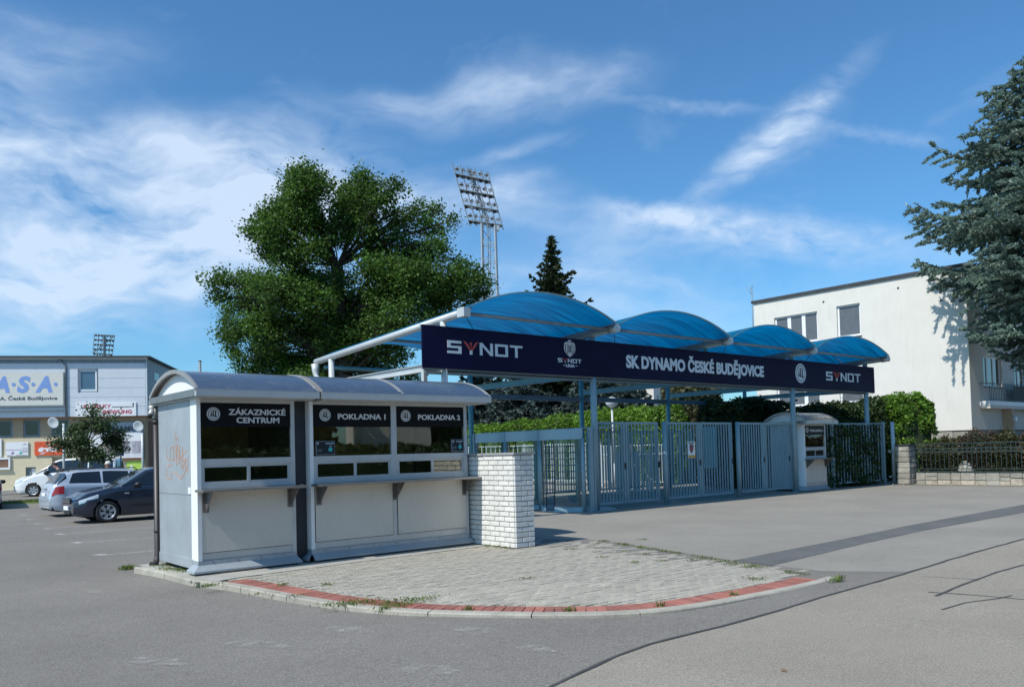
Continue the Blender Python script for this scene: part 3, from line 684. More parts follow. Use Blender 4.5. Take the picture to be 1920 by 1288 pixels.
    for x in bx:
        P('bracket', 'bracket', lambda b: (b.prism([(yf-.30, 1.15), (yf-.004, 1.15), (yf-.004, .88), (yf-.03, .88)], lambda u, v, w: (x+w, u, v), .012), b.box(x-.04, x+.05, yf-.012, yf-.004, .86, 1.15)))
    # roof
    yo, yk = yf-.27, yb+.13; ze, rise = 2.58, .33; cy_ = (yo+yk)/2; half = (yk-yo)/2
    Rr = (half*half+rise*rise)/(2*rise); a0 = math.asin(half/Rr)
    arc = [(cy_+(Rr)*sin(-a0+2*a0*k/20), ze+rise-Rr+Rr*cos(-a0+2*a0*k/20)) for k in range(21)]
    segs = [rx0]+list(ribs)+[rx1]
    for s0, s1 in zip(segs, segs[1:]):
        def vault(b):
            b.grid([[(x, y, z) for y, z in arc] for x in (s0+.01, s1-.01)])
            b.grid([[(x, y, z-.02) for y, z in arc] for x in (s0+.01, s1-.01)])
        P('roof_sheet', 'roofsteel', vault)
    for x in segs:
        w0, w1 = (0, .035) if x == rx0 else ((-.035, 0) if x == rx1 else (-.022, .022))
        P('roof_rib', 'steelrim', lambda b: b.prism([(y, z+.012) for y, z in arc]+[(y, z-.045) for y, z in reversed(arc)], lambda u, v, w: (x+w0+w, u, v), w1-w0))
    P('eave', 'whitealu', lambda b: b.box(rx0, rx1, yo-.012, yo+.05, ze-.105, ze)); P('eave', 'whitealu', lambda b: b.box(rx0, rx1, yk-.03, yk, ze-.105, ze))
    P('eave_strip', 'roofsteel', lambda b: b.quad((rx0+.0, yo-.013, ze+.001), (rx1, yo-.013, ze+.001), (rx1, yo+.05, ze+.045), (rx0, yo+.05, ze+.045)))
    P('end_beam', 'greybeam' if False else 'counter', lambda b: b.box(rx0+.002, rx0+.05, yo+.05, yk-.03, ze-.10, ze-.002))
    P('end_beam', 'counter', lambda b: b.box(rx1-.05, rx1-.002, yo+.05, yk-.03, ze-.10, ze-.002))
    P('gable', 'gable', lambda b: b.prism([(y, min(z-.045, z)) for y, z in arc if z > ze+.046]+[(yk-.08, ze), (yo+.08, ze)], lambda u, v, w: (rx0+.10+w, u, v), .02)); P('soffit_band', 'dullrim', lambda b: b.grid([[(x, y, z-.047) for y, z in arc if z > ze+.046] for x in (rx0+.036, rx0+.10)]))
    P('gable', 'gable', lambda b: b.prism([(y, z-.045) for y, z in arc if z > ze+.046]+[(yk-.08, ze), (yo+.08, ze)], lambda u, v, w: (rx1-.07+w, u, v), .02))
    P('ceiling', 'whitealu', lambda b: b.box(rx0+.05, rx1-.05, yo+.05, yk-.03, 2.457, 2.475))
    return R, org, P
K1, o1, P1 = kiosk(4.02, 5.47, 11.6, 13.3, [(4.07, 5.415)], 3.92, 5.76, 'silver customer service kiosk with graffiti on its end wall and a brown downpipe', 'ticket kiosks with arched roofs',
    signs=[([('ZÁKAZNICKÉ', .30, .945), ('CENTRUM', .385, .87)], 1)])
K2, o2, P2 = kiosk(5.73, 8.72, 11.6, 13.3, [(5.80, 7.175), (7.275, 8.665)], 5.79, 9.08, 'long double kiosk with windows POKLADNA 1 and POKLADNA 2 beside the white brick wall', 'ticket kiosks with arched roofs',
    open_left=False, end_right=False, signs=[([('POKLADNA 1', .30, .93)], 1), ([('POKLADNA 2', .315, .95)], 1)], ribs=[7.25])
K3, o3, P3 = kiosk(25.47, 26.86, 14.9, 16.15, [(25.52, 26.80)], 25.2, 27.25, 'small kiosk with window POKLADNA 3 standing under the blue canopy by the gates', 'ticket kiosks with arched roofs',
    signs=[([('POKLADNA 3', .28, .95)], 1)])
K3.scale = (1, 1, .925)
# dark sheet that paints in the shade of the gap between the two kiosks
part('gap_shade_sheet', M['darkgap'], K1, lambda b: b.box(5.48, 5.72, 11.74, 11.77, .03, 2.455), o1)
part('counter_stub', M['counter'], K1, lambda b: b.box(5.60, 5.655, 11.70, 11.735, 1.13, 1.19), o1)
# details of kiosk 1
def pipe(b): b.tube([(4.0, 13.36, 2.22), (4.0, 13.36, .12), (3.96, 13.32, .03), (3.88, 13.26, .015)], [.046]*4, 10)
part('downpipe', M['brown'], K1, pipe, o1)
part('pipe_clip', M['black'], K1, lambda b: (b.tube([(4.0, 13.36, 2.18), (4.0, 13.36, 2.23)], .055, 10), b.tube([(4.0, 13.36, .50), (4.0, 13.36, .53)], .055, 10)), o1)
part('pipe_neck', M['bracket'], K1, lambda b: b.tube([(4.0, 13.36, 2.47), (4.0, 13.36, 2.22)], .03, 8), o1)
part('camera_unit', M['whitealu'], K1, lambda b: (b.tube([(3.99, 13.5, 2.47), (3.99, 13.5, 2.40)], .055, 12), b.tube([(3.99, 13.5, 2.42), (3.93, 13.40, 2.31)], .04, 10)), o1)
part('camera_lens', M['black'], K1, lambda b: b.tube([(3.93, 13.40, 2.31), (3.918, 13.38, 2.29)], .036, 10), o1)
part('sticker', M['signw'], K1, lambda b: b.box(4.012, 4.02, 11.86, 11.97, 1.12, 1.21), o1)
def graf(b):
    import itertools
    gr = [[(12.95, 1.84), (12.9, 1.62), (12.78, 1.60), (12.74, 1.80)], [(12.70, 1.78), (12.60, 1.82), (12.58, 1.64), (12.68, 1.60), (12.55, 1.62)], [(12.5, 1.85), (12.48, 1.5), (12.44, 1.86), (12.36, 1.54), (12.34, 1.84), (12.28, 1.48)],
          [(12.55, 2.05), (12.5, 1.88), (12.42, 1.96), (12.38, 1.86)], [(12.2, 1.80), (12.22, 1.46), (12.05, 1.62), (12.18, 1.62), (12.0, 1.42), (11.98, 1.66)], [(12.95, 1.50), (12.93, 1.34), (12.72, 1.33), (12.74, 1.42)],
          [(12.62, 1.42), (12.45, 1.40), (12.3, 1.33), (12.15, 1.40), (12.05, 1.50)], [(12.32, 1.62), (12.15, 1.70), (12.0, 1.74)], [(12.9, 1.52), (12.7, 1.54)]]
    for g_ in gr:
        P_ = smooth(resample([Vector((y, z, 0)) for y, z in g_], .02), 2)
        for a, c in zip(P_, P_[1:]):
            t = (c-a).normalized(); s_ = Vector((-t.y, t.x, 0))*rnd.uniform(.004, .008)
            b.quad((4.0165, a.x+s_.x, a.y+s_.y), (4.0165, c.x+s_.x, c.y+s_.y), (4.0165, c.x-s_.x, c.y-s_.y), (4.0165, a.x-s_.x, a.y-s_.y))
part('graffiti', M['graffiti'], K1, graf, o1)['kind'] = 'stuff'
# information boards in the kiosk windows
for (xa, xb, za, zb_) in ((5.83, 6.15, 1.63, 1.84), (8.40, 8.655, 1.63, 1.84)):
    fr = part('info_board', M['greyband'], K2, lambda b: b.box(xa, xb, 11.607, 11.615, za, zb_), o2)
    part('board_face', M['darkpane'], fr, lambda b: b.box(xa+.006, xb-.006, 11.603, 11.607, za+.006, zb_-.006), o2)
    part('board_print', M['greyband'], fr, lambda b: (b.box(xb-.16, xb-.02, 11.600, 11.603, zb_-.045, zb_-.028), b.box(xa+.02, xa+.10, 11.600, 11.603, za+.075, za+.08), b.box(xa+.02, xa+.09, 11.600, 11.603, za+.05, za+.054), b.box(xb-.10, xb-.06, 11.600, 11.603, za+.125, za+.135)), o2)
    part('board_picture', M['turq'], fr, lambda b: b.prism([(xb-.08+.035*cos(a), za+.08+.035*sin(a)) for a in [2*pi*k/12 for k in range(12)]], lambda u, v, w: (u, 11.600+w, v), .003), o2, 'turquoise octagonal picture')
    bb = MB(); disc(bb, (xa+.03, 11.603, zb_-.035), .014, (1, 0, 0), 14, .003); bb.build('board_badge', M['signwhite'], fr, o2)

# ================================================================== WHITE BRICK WALL
bo = (9.01, 10.42, 0); BW = empty('brick_wall', bo, 0, 'short white brick wall with grey coping at the right end of the kiosks', 'brick wall')
part('mortar_core', M['mortar'], BW, lambda b: b.box(8.812, 9.208, 10.432, 12.4, 0, 1.545), bo)
def brickmesh(name, m, L, D, H, bev=.006):
    b = MB(); b.box(-L/2, L/2, -D/2, D/2, 0, H); o = b.build(name, m, None, bevel=bev); me = o.data; bpy.data.objects.remove(o); return me
full = brickmesh('brick', M['brick'], .246, .03, .072); halfb = brickmesh('brick', M['brick'], .135, .03, .072); hb2 = brickmesh('brick', M['brick'], .262, .03, .072)
H_ = .0858
for j in range(18):
    z = .006+j*H_
    # front face (towards -Y): short + long
    ws_ = ((.135, 8.803+.0675), (.262, 8.953+.131)) if j % 2 else ((.262, 8.803+.131), (.135, 9.080+.0675))
    for w, xc in ws_: inst(halfb if w < .2 else hb2, 'brick', BW, (xc-bo[0], 10.424+rnd.uniform(-.002, .002)-bo[1], z))
    y = 10.440+(0 if j % 2 else -.125)
    while y < 11.95:
        ya = max(y, 10.440); yb_ = y+.246
        if yb_-ya > .2: inst(full, 'brick', BW, (8.804+rnd.uniform(-.002, .002)-bo[0], (ya+yb_)/2-bo[1], z), (0, 0, pi/2))
        elif yb_-ya > .08: inst(halfb, 'brick', BW, (8.804-bo[0], ya+.06-bo[1], z), (0, 0, pi/2), (.88, 1, 1))
        y += .2605
part('coping', M['cap'], BW, lambda b: (b.box(8.77, 9.25, 10.385, 11.22, 1.548, 1.588), b.box(8.765, 9.255, 11.23, 12.45, 1.546, 1.582)), bo)
# ================================================================== CANOPY
XS = [10.7, 15.45, 20.3, 25.0, 30.1]
co_ = (20.4, 15, 0); CN = empty('canopy', co_, 0, 'long entrance canopy with four blue arched roofs on grey steel posts', 'canopy')
CP = lambda n, m, fn, par=CN, lb=None: part(n, M[m], par, fn, co_, lb)
YT0, ZT0, YT1, ZT1 = 14.1, 4.66, 21.2, 4.27           # upper front end and lower rear end of the roof tubes
zt = lambda y: ZT0+(y-YT0)*(ZT1-ZT0)/(YT1-YT0)
for i, x in enumerate(XS):
    ms = 'whitesteel' if i == 0 else 'teal'
    CP('roof_tube', 'whitesteel' if i == 0 else 'bluesteel', lambda b: b.tube([(x, YT0+.25, zt(YT0+.25)), (x, YT1, zt(YT1))], .085, 14))
    CP('tube_cap', 'whitesteel', lambda b: b.box(x-.09, x+.09, YT0, YT0+.25, zt(YT0)-.11, zt(YT0)+.09) if i == 0 else b.tube([(x, YT0-.02, zt(YT0)), (x, YT0+.25, zt(YT0+.25))], .105, 16))
    if i != 2:                                          # front posts
        CP('front_post', 'whitesteel' if i == 0 else 'bluesteel', lambda b: b.tube([(x, 15.0, 0), (x, 15.0, zt(15.0)-.06)], .085 if i else .075, 16))
        CP('post_foot', 'bluesteel', lambda b: b.tube([(x, 15.0, 0), (x, 15.0, .02)], .12, 16))
    else:
        CP('strut', 'teal', lambda b: b.tube([(x, 15.0, 3.5), (x, 15.0, zt(15.0)-.06)], .06, 12))
    CP('rear_post', ms, lambda b: b.tube([(x, 20.3, 0), (x, 20.3, zt(20.3)-.06)], .08, 14))
    # deep I-beam from rear to front post, level
    def ib(b):
        b.box(x-.05, x+.05, 15.1, 20.2, 3.50, 3.515); b.box(x-.05, x+.05, 15.1, 20.2, 3.655, 3.67); b.box(x-.006, x+.006, 15.1, 20.2, 3.515, 3.655)
    CP('cross_beam', 'whitesteel' if i == 0 else 'teal', ib)
    if i == 0: CP('beam_hanger', 'whitesteel', lambda b: b.box(x-.05, x+.05, 15.75, 15.86, 2.9, 3.5))
CP('rear_beam', 'greybeam', lambda b: (b.box(10.75, 30.1, 20.26, 20.34, 3.28, 3.44)))
CP('front_beam', 'greybeam', lambda b: (b.box(10.2, 30.4, 15.06, 15.10, 3.42, 3.56), b.box(10.2, 30.4, 14.97, 15.10, 3.40, 3.418)))
CP('drain_pipe', 'whitesteel', lambda b: b.tube([(10.62, 21.1, 4.2), (10.62, 21.1, 4.0), (10.62, 21.05, 3.85), (10.66, 20.9, 3.72), (10.68, 20.72, 3.66), (10.68, 20.6, 3.4)], [.11, .09, .07, .06, .06, .06], 12))
CP('drain_rail', 'teal', lambda b: b.tube([(10.8, 20.9, 4.1), (30, 20.9, 4.1)], .05, 10))
for x0, x1 in zip(XS, XS[1:]):
    for (y, r) in ((14.3, .042), (17.6, .04)):
        CP('purlin', 'greybeam', lambda b: b.tube([(x0+.08, y, zt(y)+.0), (x1-.08, y, zt(y)+.0)], r, 10))
    CP('tie_rod', 'black', lambda b: (b.tube([(x0+.1, 14.3, zt(14.3)-.05), (x0+1.1, 15.2, 4.35), (x0+2.4, 16.0, 4.33)], .009, 5)))
    # roof sheets: circular arcs swept along the tubes, in strips with dark joints
    wv_, rise = x1-x0, .52; half = wv_/2-.06; Rr = (half*half+rise*rise)/(2*rise); a0 = math.asin(half/Rr)
    def arcp(y, dz=0, n=24): return [((x0+x1)/2+(Rr+dz)*sin(-a0+2*a0*k/n), y, zt(y)+.10+rise-Rr+(Rr+dz)*cos(-a0+2*a0*k/n)) for k in range(n+1)]
    ys = [14.05, 15.85, 17.65, 19.45, 21.0]
    for ya, yb_ in zip(ys, ys[1:]):
        def sh(b): b.grid([arcp(ya+.01), arcp(yb_-.01)]); b.grid([arcp(ya+.01, .016), arcp(yb_-.01, .016)]); b.grid([arcp(ya+.01), arcp(ya+.01, .016)])
        CP('roof_sheet', 'poly', sh)
    for y in ys[1:-1]: CP('sheet_joint', 'greybeam', lambda b: b.grid([arcp(y-.012, .02), arcp(y+.012, .02)]) or b.grid([arcp(y-.012, -.004), arcp(y+.012, -.004)]))
    CP('edge_trim', 'bluesteel', lambda b: b.grid([arcp(14.04, .02), arcp(14.03, -.006), arcp(14.07, -.008)]))
    for x_, dz in ((x0+.11, .085), (x1-.11, .085), (x1-.13, .02)): CP('gutter_rail', 'greybeam', lambda b: b.bar((x_, 14.1, zt(14.1)+dz), (x_, 21.1, zt(21.1)+dz), .07, .035))

# ================================================================== BANNER
bo2 = (20.3, 14.9, 3.48); BN = empty('sign_banner', bo2, 0, 'long navy fascia banner with the club name above the entrance gates', 'banner')
bx0, bx1, bz0, bz1 = 10.05, 30.55, 3.49, 4.43
part('banner_board', M['banner'], BN, lambda b: b.box(bx0, bx1, 14.89, 14.93, bz0, bz1), bo2)
part('return_board', M['banner'], BN, lambda b: b.box(bx1-.002, bx1+.03, 14.89, 15.05, bz0-.03, bz1), bo2)
part('top_rail', M['bluesteel'], BN, lambda b: b.box(bx0, bx1, 14.93, 14.99, bz1-.05, bz1+.012), bo2)
part('bottom_rail', M['greybeam'], BN, lambda b: b.box(bx0+.02, bx1, 14.932, 14.99, bz0-.03, bz0+.03), bo2)
def bx(px, py): return on_y(px, py, 14.89)
a_ = bx(839, 662); c_ = bx(981, 668); synot(BN, (a_.x, 14.888, 3.84), c_.x-a_.x, .29, (1, 0, 0), bo2)
a_ = bx(1549, 712); c_ = bx(1614, 717); synot(BN, (a_.x, 14.888, 3.82), c_.x-a_.x, .31, (1, 0, 0), bo2)
a_ = bx(1174, 692); c_ = bx(1432, 705); lettering('SK DYNAMO ČESKÉ BUDĚJOVICE', M['letter'], BN, (a_.x, 14.888, 3.80), c_.x-a_.x, .33, (1, 0, 0), bo2, bold=.045)
badge(BN, (25.38, 14.888, 3.995), .33, (1, 0, 0), bo2, light='letter', dark='banner')
# league crest: shield with lion head lines, small wordmark below
ccx = 14.52
def shield(b):
    f = lambda u, v, w: (ccx+u*.21, 14.888-w, 4.17+v*.21)
    b.prism([(0, -1.05), (.45, -.72), (.86, -.38), (.95, .1), (.86, .62), (.6, .78), (.42, .72), (.28, .92), (0, 1.08), (-.28, .92), (-.42, .72), (-.6, .78), (-.86, .62), (-.95, .1), (-.86, -.38), (-.45, -.72)], f, .008)
cr = part('league_crest', M['signwhite'], BN, shield, bo2)
def lion(b):
    f = lambda u, v, w: (ccx+u*.21, 14.8795-w, 4.17+v*.21)
    def ln(p, q, t=.05):
        d = Vector((q[0]-p[0], q[1]-p[1])).normalized(); s_ = (-d.y*t, d.x*t)
        b.prism([(p[0]+s_[0], p[1]+s_[1]), (q[0]+s_[0], q[1]+s_[1]), (q[0]-s_[0], q[1]-s_[1]), (p[0]-s_[0], p[1]-s_[1])], f, .003)
    for s_ in (-1, 1):
        ln((s_*.72, .45), (s_*.72, -.3)); ln((s_*.72, -.3), (s_*.30, -.66)); ln((s_*.5, .5), (s_*.12, .32)); ln((s_*.45, .18), (s_*.16, .10), .06)
        ln((s_*.12, .32), (s_*.1, -.1)); ln((s_*.38, -.02), (s_*.34, -.36)); ln((s_*.34, -.36), (s_*.05, -.2)); ln((s_*.4, .68), (0, .84), .03)
    ln((-.1, -.12), (.1, -.12)); ln((-.2, -.45), (.2, -.45)); ln((0, -.12), (0, -.3), .04)
part('crest_lines', M['banner'], cr, lion, bo2)
synot(BN, (14.10, 14.888, 3.81), .84, .10, (1, 0, 0), bo2)
lettering('LIGA', M['letter'], BN, (14.38, 14.888, 3.70), .30, .075, (1, 0, 0), bo2, bold=.03)
part('dash_mark', M['letter'], BN, lambda b: (b.box(14.28, 14.35, 14.88, 14.888, 3.732, 3.745), b.box(14.71, 14.78, 14.88, 14.888, 3.732, 3.745)), bo2)

# ================================================================== GATES
GY = 15.12
def barmesh(name, w, d, h, m):
    b = MB(); b.box(-w/2, w/2, -d/2, d/2, 0, h); o = b.build(name, m); me = o.data; bpy.data.objects.remove(o); return me
gbar = barmesh('bar', .020, .040, 2.03, M['bluesteel'])
def leaf(x0, x1, label, n, y=GY, z0=.13, z1=2.33, mt='bluesteel', lock=True, bm_=None, grp='double gates under the canopy'):
    org = (x0, y, 0); G_ = empty('gate_leaf', org, 0, label, 'gate', grp)
    part('gate_frame', M[mt], G_, lambda b: (b.box(x0, x0+.06, y-.025, y+.025, z0, z1), b.box(x1-.06, x1, y-.025, y+.025, z0, z1), b.box(x0+.06, x1-.06, y-.022, y+.022, z0, z0+.06), b.box(x0+.06, x1-.06, y-.022, y+.022, z1-.06, z1)), org)
    for k in range(n):
        x = x0+.06+(x1-x0-.12)*(k+.5)/n; inst(bm_ or gbar, 'bar', G_, (x-x0, 0, z0+.06), scale=(1, 1, (z1-z0-.12)/2.03))
    if lock: part('lock_box', M['black'], G_, lambda b: b.box(x1-.05, x1+.01, y-.04, y-.026, 1.05, 1.22), org)
    return G_
T = [15.60, 16.76, 18.16, 18.42, 20.06, 21.68, 21.94, 23.40, 24.88]
leaf(T[0], 16.72, 'narrow left leaf of the first gate beside the turnstile', 8)
leaf(16.76, 18.12, 'right leaf of the first gate, left of the first short post', 9)
lg = leaf(18.42, 20.02, 'gate leaf carrying the white warning sign', 11)
leaf(20.06, 21.64, 'right leaf of the middle gate in front of the teal sheet', 11)
leaf(21.94, 23.38, 'left leaf of the third gate, right of the second short post', 10)
leaf(23.42, 24.86, 'right leaf of the third gate beside the small kiosk', 10)
for x, lb in ((18.27, 'first short round gate post with pale lower end between gates'), (21.80, 'second short round gate post, further right between gates')):
    p_ = MB(); p_.tube([(x, 15.0, 0), (x, 15.0, 2.34)], .07, 14); tag(p_.build('gate_post', M['bluesteel']), lb, 'post', 'short gate posts')
# warning sign on the gate
ws_o = (19.6, GY-.03, 0); WS = empty('warning_sign', ws_o, 0, 'small white warning sign with dark shield and yellow strip on the gate', 'sign')
part('sign_plate', M['signw'], WS, lambda b: b.box(19.42, 19.76, GY-.035, GY-.028, 1.28, 1.76), ws_o)
part('yellow_strip', M['yellow'], WS, lambda b: b.box(19.43, 19.75, GY-.04, GY-.036, 1.29, 1.36), ws_o)
part('shield_mark', M['darktext'], WS, lambda b: b.prism([(0, -.14), (.08, -.04), (.10, .10), (0, .13), (-.10, .10), (-.08, -.04)], lambda u, v, w: (19.59+u, GY-.040+w, 1.55+v), .004), ws_o)
part('shield_red', M['red'], WS, lambda b: b.prism([(0, -.08), (.045, -.02), (.055, .05), (0, .075), (-.055, .05), (-.045, -.02)], lambda u, v, w: (19.59+u, GY-.044+w, 1.55+v), .003), ws_o)
part('sign_print', M['darktext'], WS, lambda b: (b.box(19.45, 19.73, GY-.04, GY-.036, 1.715, 1.735), b.box(19.45, 19.73, GY-.04, GY-.036, 1.69, 1.705)), ws_o)
# rear gates of the passage, teal broad bars
tbar = barmesh('bar', .036, .02, 2.03, M['teal'])
rg = [(18.2, 20.2, 'teal slatted rear gate leaf seen through the middle gate'), (20.5, 22.6, 'teal slatted rear gate leaf behind the teal sheet'), (22.65, 24.9, 'teal slatted rear gate leaf, third from the left'), (25.15, 27.4, 'teal slatted rear gate leaf behind the third gate'), (27.45, 29.95, 'teal slatted rear gate leaf at the far right behind the kiosk')]
for x0, x1, lb in rg: leaf(x0, x1, lb, 15, 20.3, .15, 2.25, 'teal', False, tbar, 'rear gates of the canopy')
M['tealsheet'] = mat('light_teal_sheet', (.14, .42, .50), .4, 0, .08, 3)
tag(part('teal_sheet', M['tealsheet'], None, lambda b: b.box(20.02, 20.98, 15.20, 15.215, .95, 2.2)), 'light teal corrugated sheet hung behind the bars of the middle gate', 'sheet')
o_ = bpy.data.objects['teal_sheet']
def cor(b): 
    for k in range(12): b.box(20.04+k*.08, 20.08+k*.08, 15.19, 15.199, .96, 2.19)
part('ridge', M['tealsheet'], o_, cor)
# closing fence right of the small kiosk, grown over with ivy
def fence(p0, p1, z0, z1, n, m, label, name='railing', bw=.03, posts=(), rails=(), rw=.04, grp=None, base=0.):
    p0 = Vector((p0[0], p0[1], 0)); p1 = Vector((p1[0], p1[1], 0)); d = (p1-p0); L = d.length; a = atan2(d.y, d.x)
    G_ = empty(name, p0+Vector((0, 0, base)), a, label, 'fence', grp)
    for z in (z0, z1-rw)+tuple(rails): part('rail', m, G_, lambda b: b.box(0, L, -rw/2, rw/2, z, z+rw))
    me = barmesh('bar', bw, bw, z1-z0-2*rw, m)
    for k in range(n): inst(me, 'bar', G_, (L*(k+.5)/n, 0, z0+rw))
    for q in posts: part('post', m, G_, lambda b: b.box(L*q-.04, L*q+.04, -.04, .04, 0, z1+.05))
    return G_
fence((27.0, 15.2), (30.95, 14.75), .14, 2.32, 22, M['bluesteel'], 'blue grey bar fence overgrown with ivy right of the small kiosk', rw=.05, posts=(.02, .18, .97))
b = MB(); b.tube([(31.3, 14.62, 0), (31.3, 14.62, 2.36)], .075, 14); b.box(30.98, 31.24, 14.6, 14.66, 1.2, 1.27); b.box(30.98, 31.24, 14.6, 14.66, .25, .32)
tag(b.build('gate_post', M['whitesteel']), 'round end post of the fence beside the stone wall, coloured pale as if sunlit', 'post')  # paler steel than the other posts, sunlight put into its colour
# ================================================================== TURNSTILE
to = (15.3, 17, 0); TS = empty('turnstile', to, 0, 'triple full height turnstile with glass drums and a curved blue grey header', 'turnstile')
TP = lambda n, m, fn, par=TS: part(n, M[m], par, fn, to)
for i, (ya, yb_) in enumerate(((14.95, 16.58), (16.62, 18.02), (18.06, 19.4))):
    cy2 = (ya+yb_)/2; RR = (yb_-ya)/2/sin(radians(54)); cx = 14.95+RR*cos(radians(54)); aa = [radians(180-54+k*108/16) for k in range(17)]
    P2 = lambda q, a, z: (cx+q*cos(a), cy2+q*sin(a), z)
    def hdr(b):
        for q in (RR, RR-.02): b.grid([[P2(q, a, z) for a in aa] for z in (1.88, 2.15)])
        b.grid([[P2(q, a, 1.88) for a in aa] for q in (RR, RR-.02)]); b.grid([[P2(q, a, 2.15) for a in aa] for q in (RR, .0)])
    TP('header', 'headersteel', hdr)
    for (q0, q1, nm) in ((0, 6, 0), (9, 16, 1)):
        TP('glass_panel', 'ttglass', lambda b: b.grid([[P2(RR-.03, a, z) for a in aa[q0:q1+1]] for z in (.14, 1.88)]))
        TP('panel_base', 'bluesteel', lambda b: b.grid([[P2(RR-.03+e, a, z) for a in aa[q0:q1+1]] for z, e in ((.0, .02), (.14, .02), (.14, -.03))]))
        ae = aa[q1 if nm == 0 else q0]; TP('glass_edge', 'black', lambda b: b.tube([P2(RR-.03, ae, z) for z in (.1, 1.88)], .012, 6))
        a_ = aa[q0 if nm == 0 else q1]; TP('upright', 'bluesteel', lambda b: b.tube([P2(RR-.02, a_, z) for z in (0, 1.9)], .05, 10))
    rot_ = TP('rotor_column', 'teal', lambda b: b.tube([(cx, cy2, 0), (cx, cy2, 2.1)], .07, 12))
    for q in range(3):
        a = radians(25+120*q+i*17)
        for k in range(9): TP('rotor_arm', 'bluesteel', lambda b: b.tube([(cx, cy2, .35+k*.17), (cx+.62*cos(a), cy2+.62*sin(a), .35+k*.17)], .016, 6), rot_)
    TP('floor_plate', 'bluesteel', lambda b: b.tube([(cx, cy2, .004+.004*i), (cx, cy2, .018+.004*i)], RR, 28))
TP('frame_post', 'bluesteel', lambda b: b.box(15.10, 15.20, 14.82, 14.92, 0, 2.18))
TP('frame_post', 'bluesteel', lambda b: b.box(15.24, 15.30, 14.84, 14.92, 0, 2.0))
TP('frame_post', 'bluesteel', lambda b: b.box(14.88, 14.96, 19.42, 19.5, 0, 2.15))
TP('roof_plate', 'bluesteel', lambda b: b.box(15.15, 16.3, 14.95, 19.4, 2.155, 2.18))
fence((13.0, 20.6), (14.85, 19.55), .12, 2.1, 10, M['teal'], 'short piece of teal bar fence at the far end of the turnstile')

# ================================================================== YARD BEHIND THE GATES
pA = at(985, 906, 40); pB = at(1128, 906, 35.5); pC = at(1250, 904, 33)
fence((pA.x-4, pA.y+3.4), (pA.x, pA.y), .35, 1.9, 24, M['whitesteel'], 'pale yard railing seen above the brick wall beside the turnstile', bw=.035, grp='pale railings in the yard')
fence(pA, pB, .2, 1.9, 36, M['whitesteel'], 'pale grey yard railing seen through the turnstile glass', bw=.035, posts=(0, .5, 1), rails=(1.2,), grp='pale railings in the yard')
fence(pB, (pB.x+(pC.x-pB.x)*1.0, pC.y), .2, 1.75, 26, M['whitesteel'], 'pale grey yard railing seen through the first gate', bw=.035, posts=(.02, .5, .98), rails=(1.35,), grp='pale railings in the yard')
# yard lamp
lp = on_z(1152, 914); lo = (lp.x, lp.y, 0); YL = empty('yard_lamp', lo, 0, 'white post lamp with a round glass head behind the first gate', 'lamp')
zt_ = 1.6+(850-772)/1540*((lp-Vector((0, 0, 1.6))).dot(Fv))
part('pole', M['whitesteel'], YL, lambda b: (b.tube([(lp.x, lp.y, 0), (lp.x, lp.y, 1.0)], .075, 10), b.tube([(lp.x, lp.y, 1.0), (lp.x, lp.y, zt_)], .045, 10)), lo)
prof = [(.05, 0), (.12, .02), (.25, .14), (.28, .26), (.25, .30)]
part('lamp_head', M['lampglass'], YL, lambda b: b.grid([[(lp.x+r*cos(2*pi*k/18), lp.y+r*sin(2*pi*k/18), zt_+z) for k in range(18)] for r, z in prof], close=True), lo)
part('lamp_cap', M['whitesteel'], YL, lambda b: b.grid([[(lp.x+r*cos(2*pi*k/18), lp.y+r*sin(2*pi*k/18), zt_+z) for k in range(18)] for r, z in ((.29, .29), (.24, .36), (.12, .42), (.03, .45), (.001, .46))], close=True), lo)
# white slatted bin shelter in the yard
q = on_z(1200, 921); so_ = (q.x, q.y, 0); BS = empty('slatted_screen', so_, radians(-40), 'white slatted screen standing in the yard behind the first gate', 'screen')
for k in range(9): part('slat', M['whitesteel'], BS, lambda b: b.box(-.9+k*.16, -.79+k*.16, -.02, .02, 0, 1.5))
part('rail', M['whitesteel'], BS, lambda b: b.box(-.9, .5, .022, .05, 1.3, 1.36))

# ================================================================== STONE WALL AND IRON FENCE
wx = 31.35; wo = (wx, 14, 0); SW = empty('stone_wall', wo, 0, 'low rubble stone garden wall with end pillar at the right', 'wall')
part('wall_core', M['stonemortar'], SW, lambda b: b.box(wx+.03, wx+.35, 5.0, 13.83, -.05, .435), wo)
part('pillar_core', M['stonemortar'], SW, lambda b: b.box(wx-.42, wx+.07, 13.90, 14.32, -.05, 1.46), wo)
def stone(x0, x1, y0, y1, z0, z1, m, par, org, ax=0):
    b = MB(); b.box(x0, x1, y0, y1, z0, z1)
    o = b.build('stone', m, par, org, bevel=.02)
    for v in o.data.vertices: v.co += Vector((rnd.uniform(-.01, .01), rnd.uniform(-.01, .01), rnd.uniform(-.008, .008)))
y = 13.83
while y > 6.2:
    w = rnd.uniform(.28, .55)
    if rnd.random() < .45: cuts = [(-.03, .14), (.15, .425)]
    elif rnd.random() < .5: cuts = [(-.03, .23), (.24, .425)]
    else: cuts = [(-.03, .12), (.13, .27), (.28, .425)]
    for c0, c1 in cuts:
        stone(wx-.02+rnd.uniform(-.01, .01), wx+.10, max(5., y-w+.008), y-.008, c0, c1, M['sandstone'] if (c0 < 0 and rnd.random() < .35) else M['stone'], SW, wo)
    y -= w
z = 0
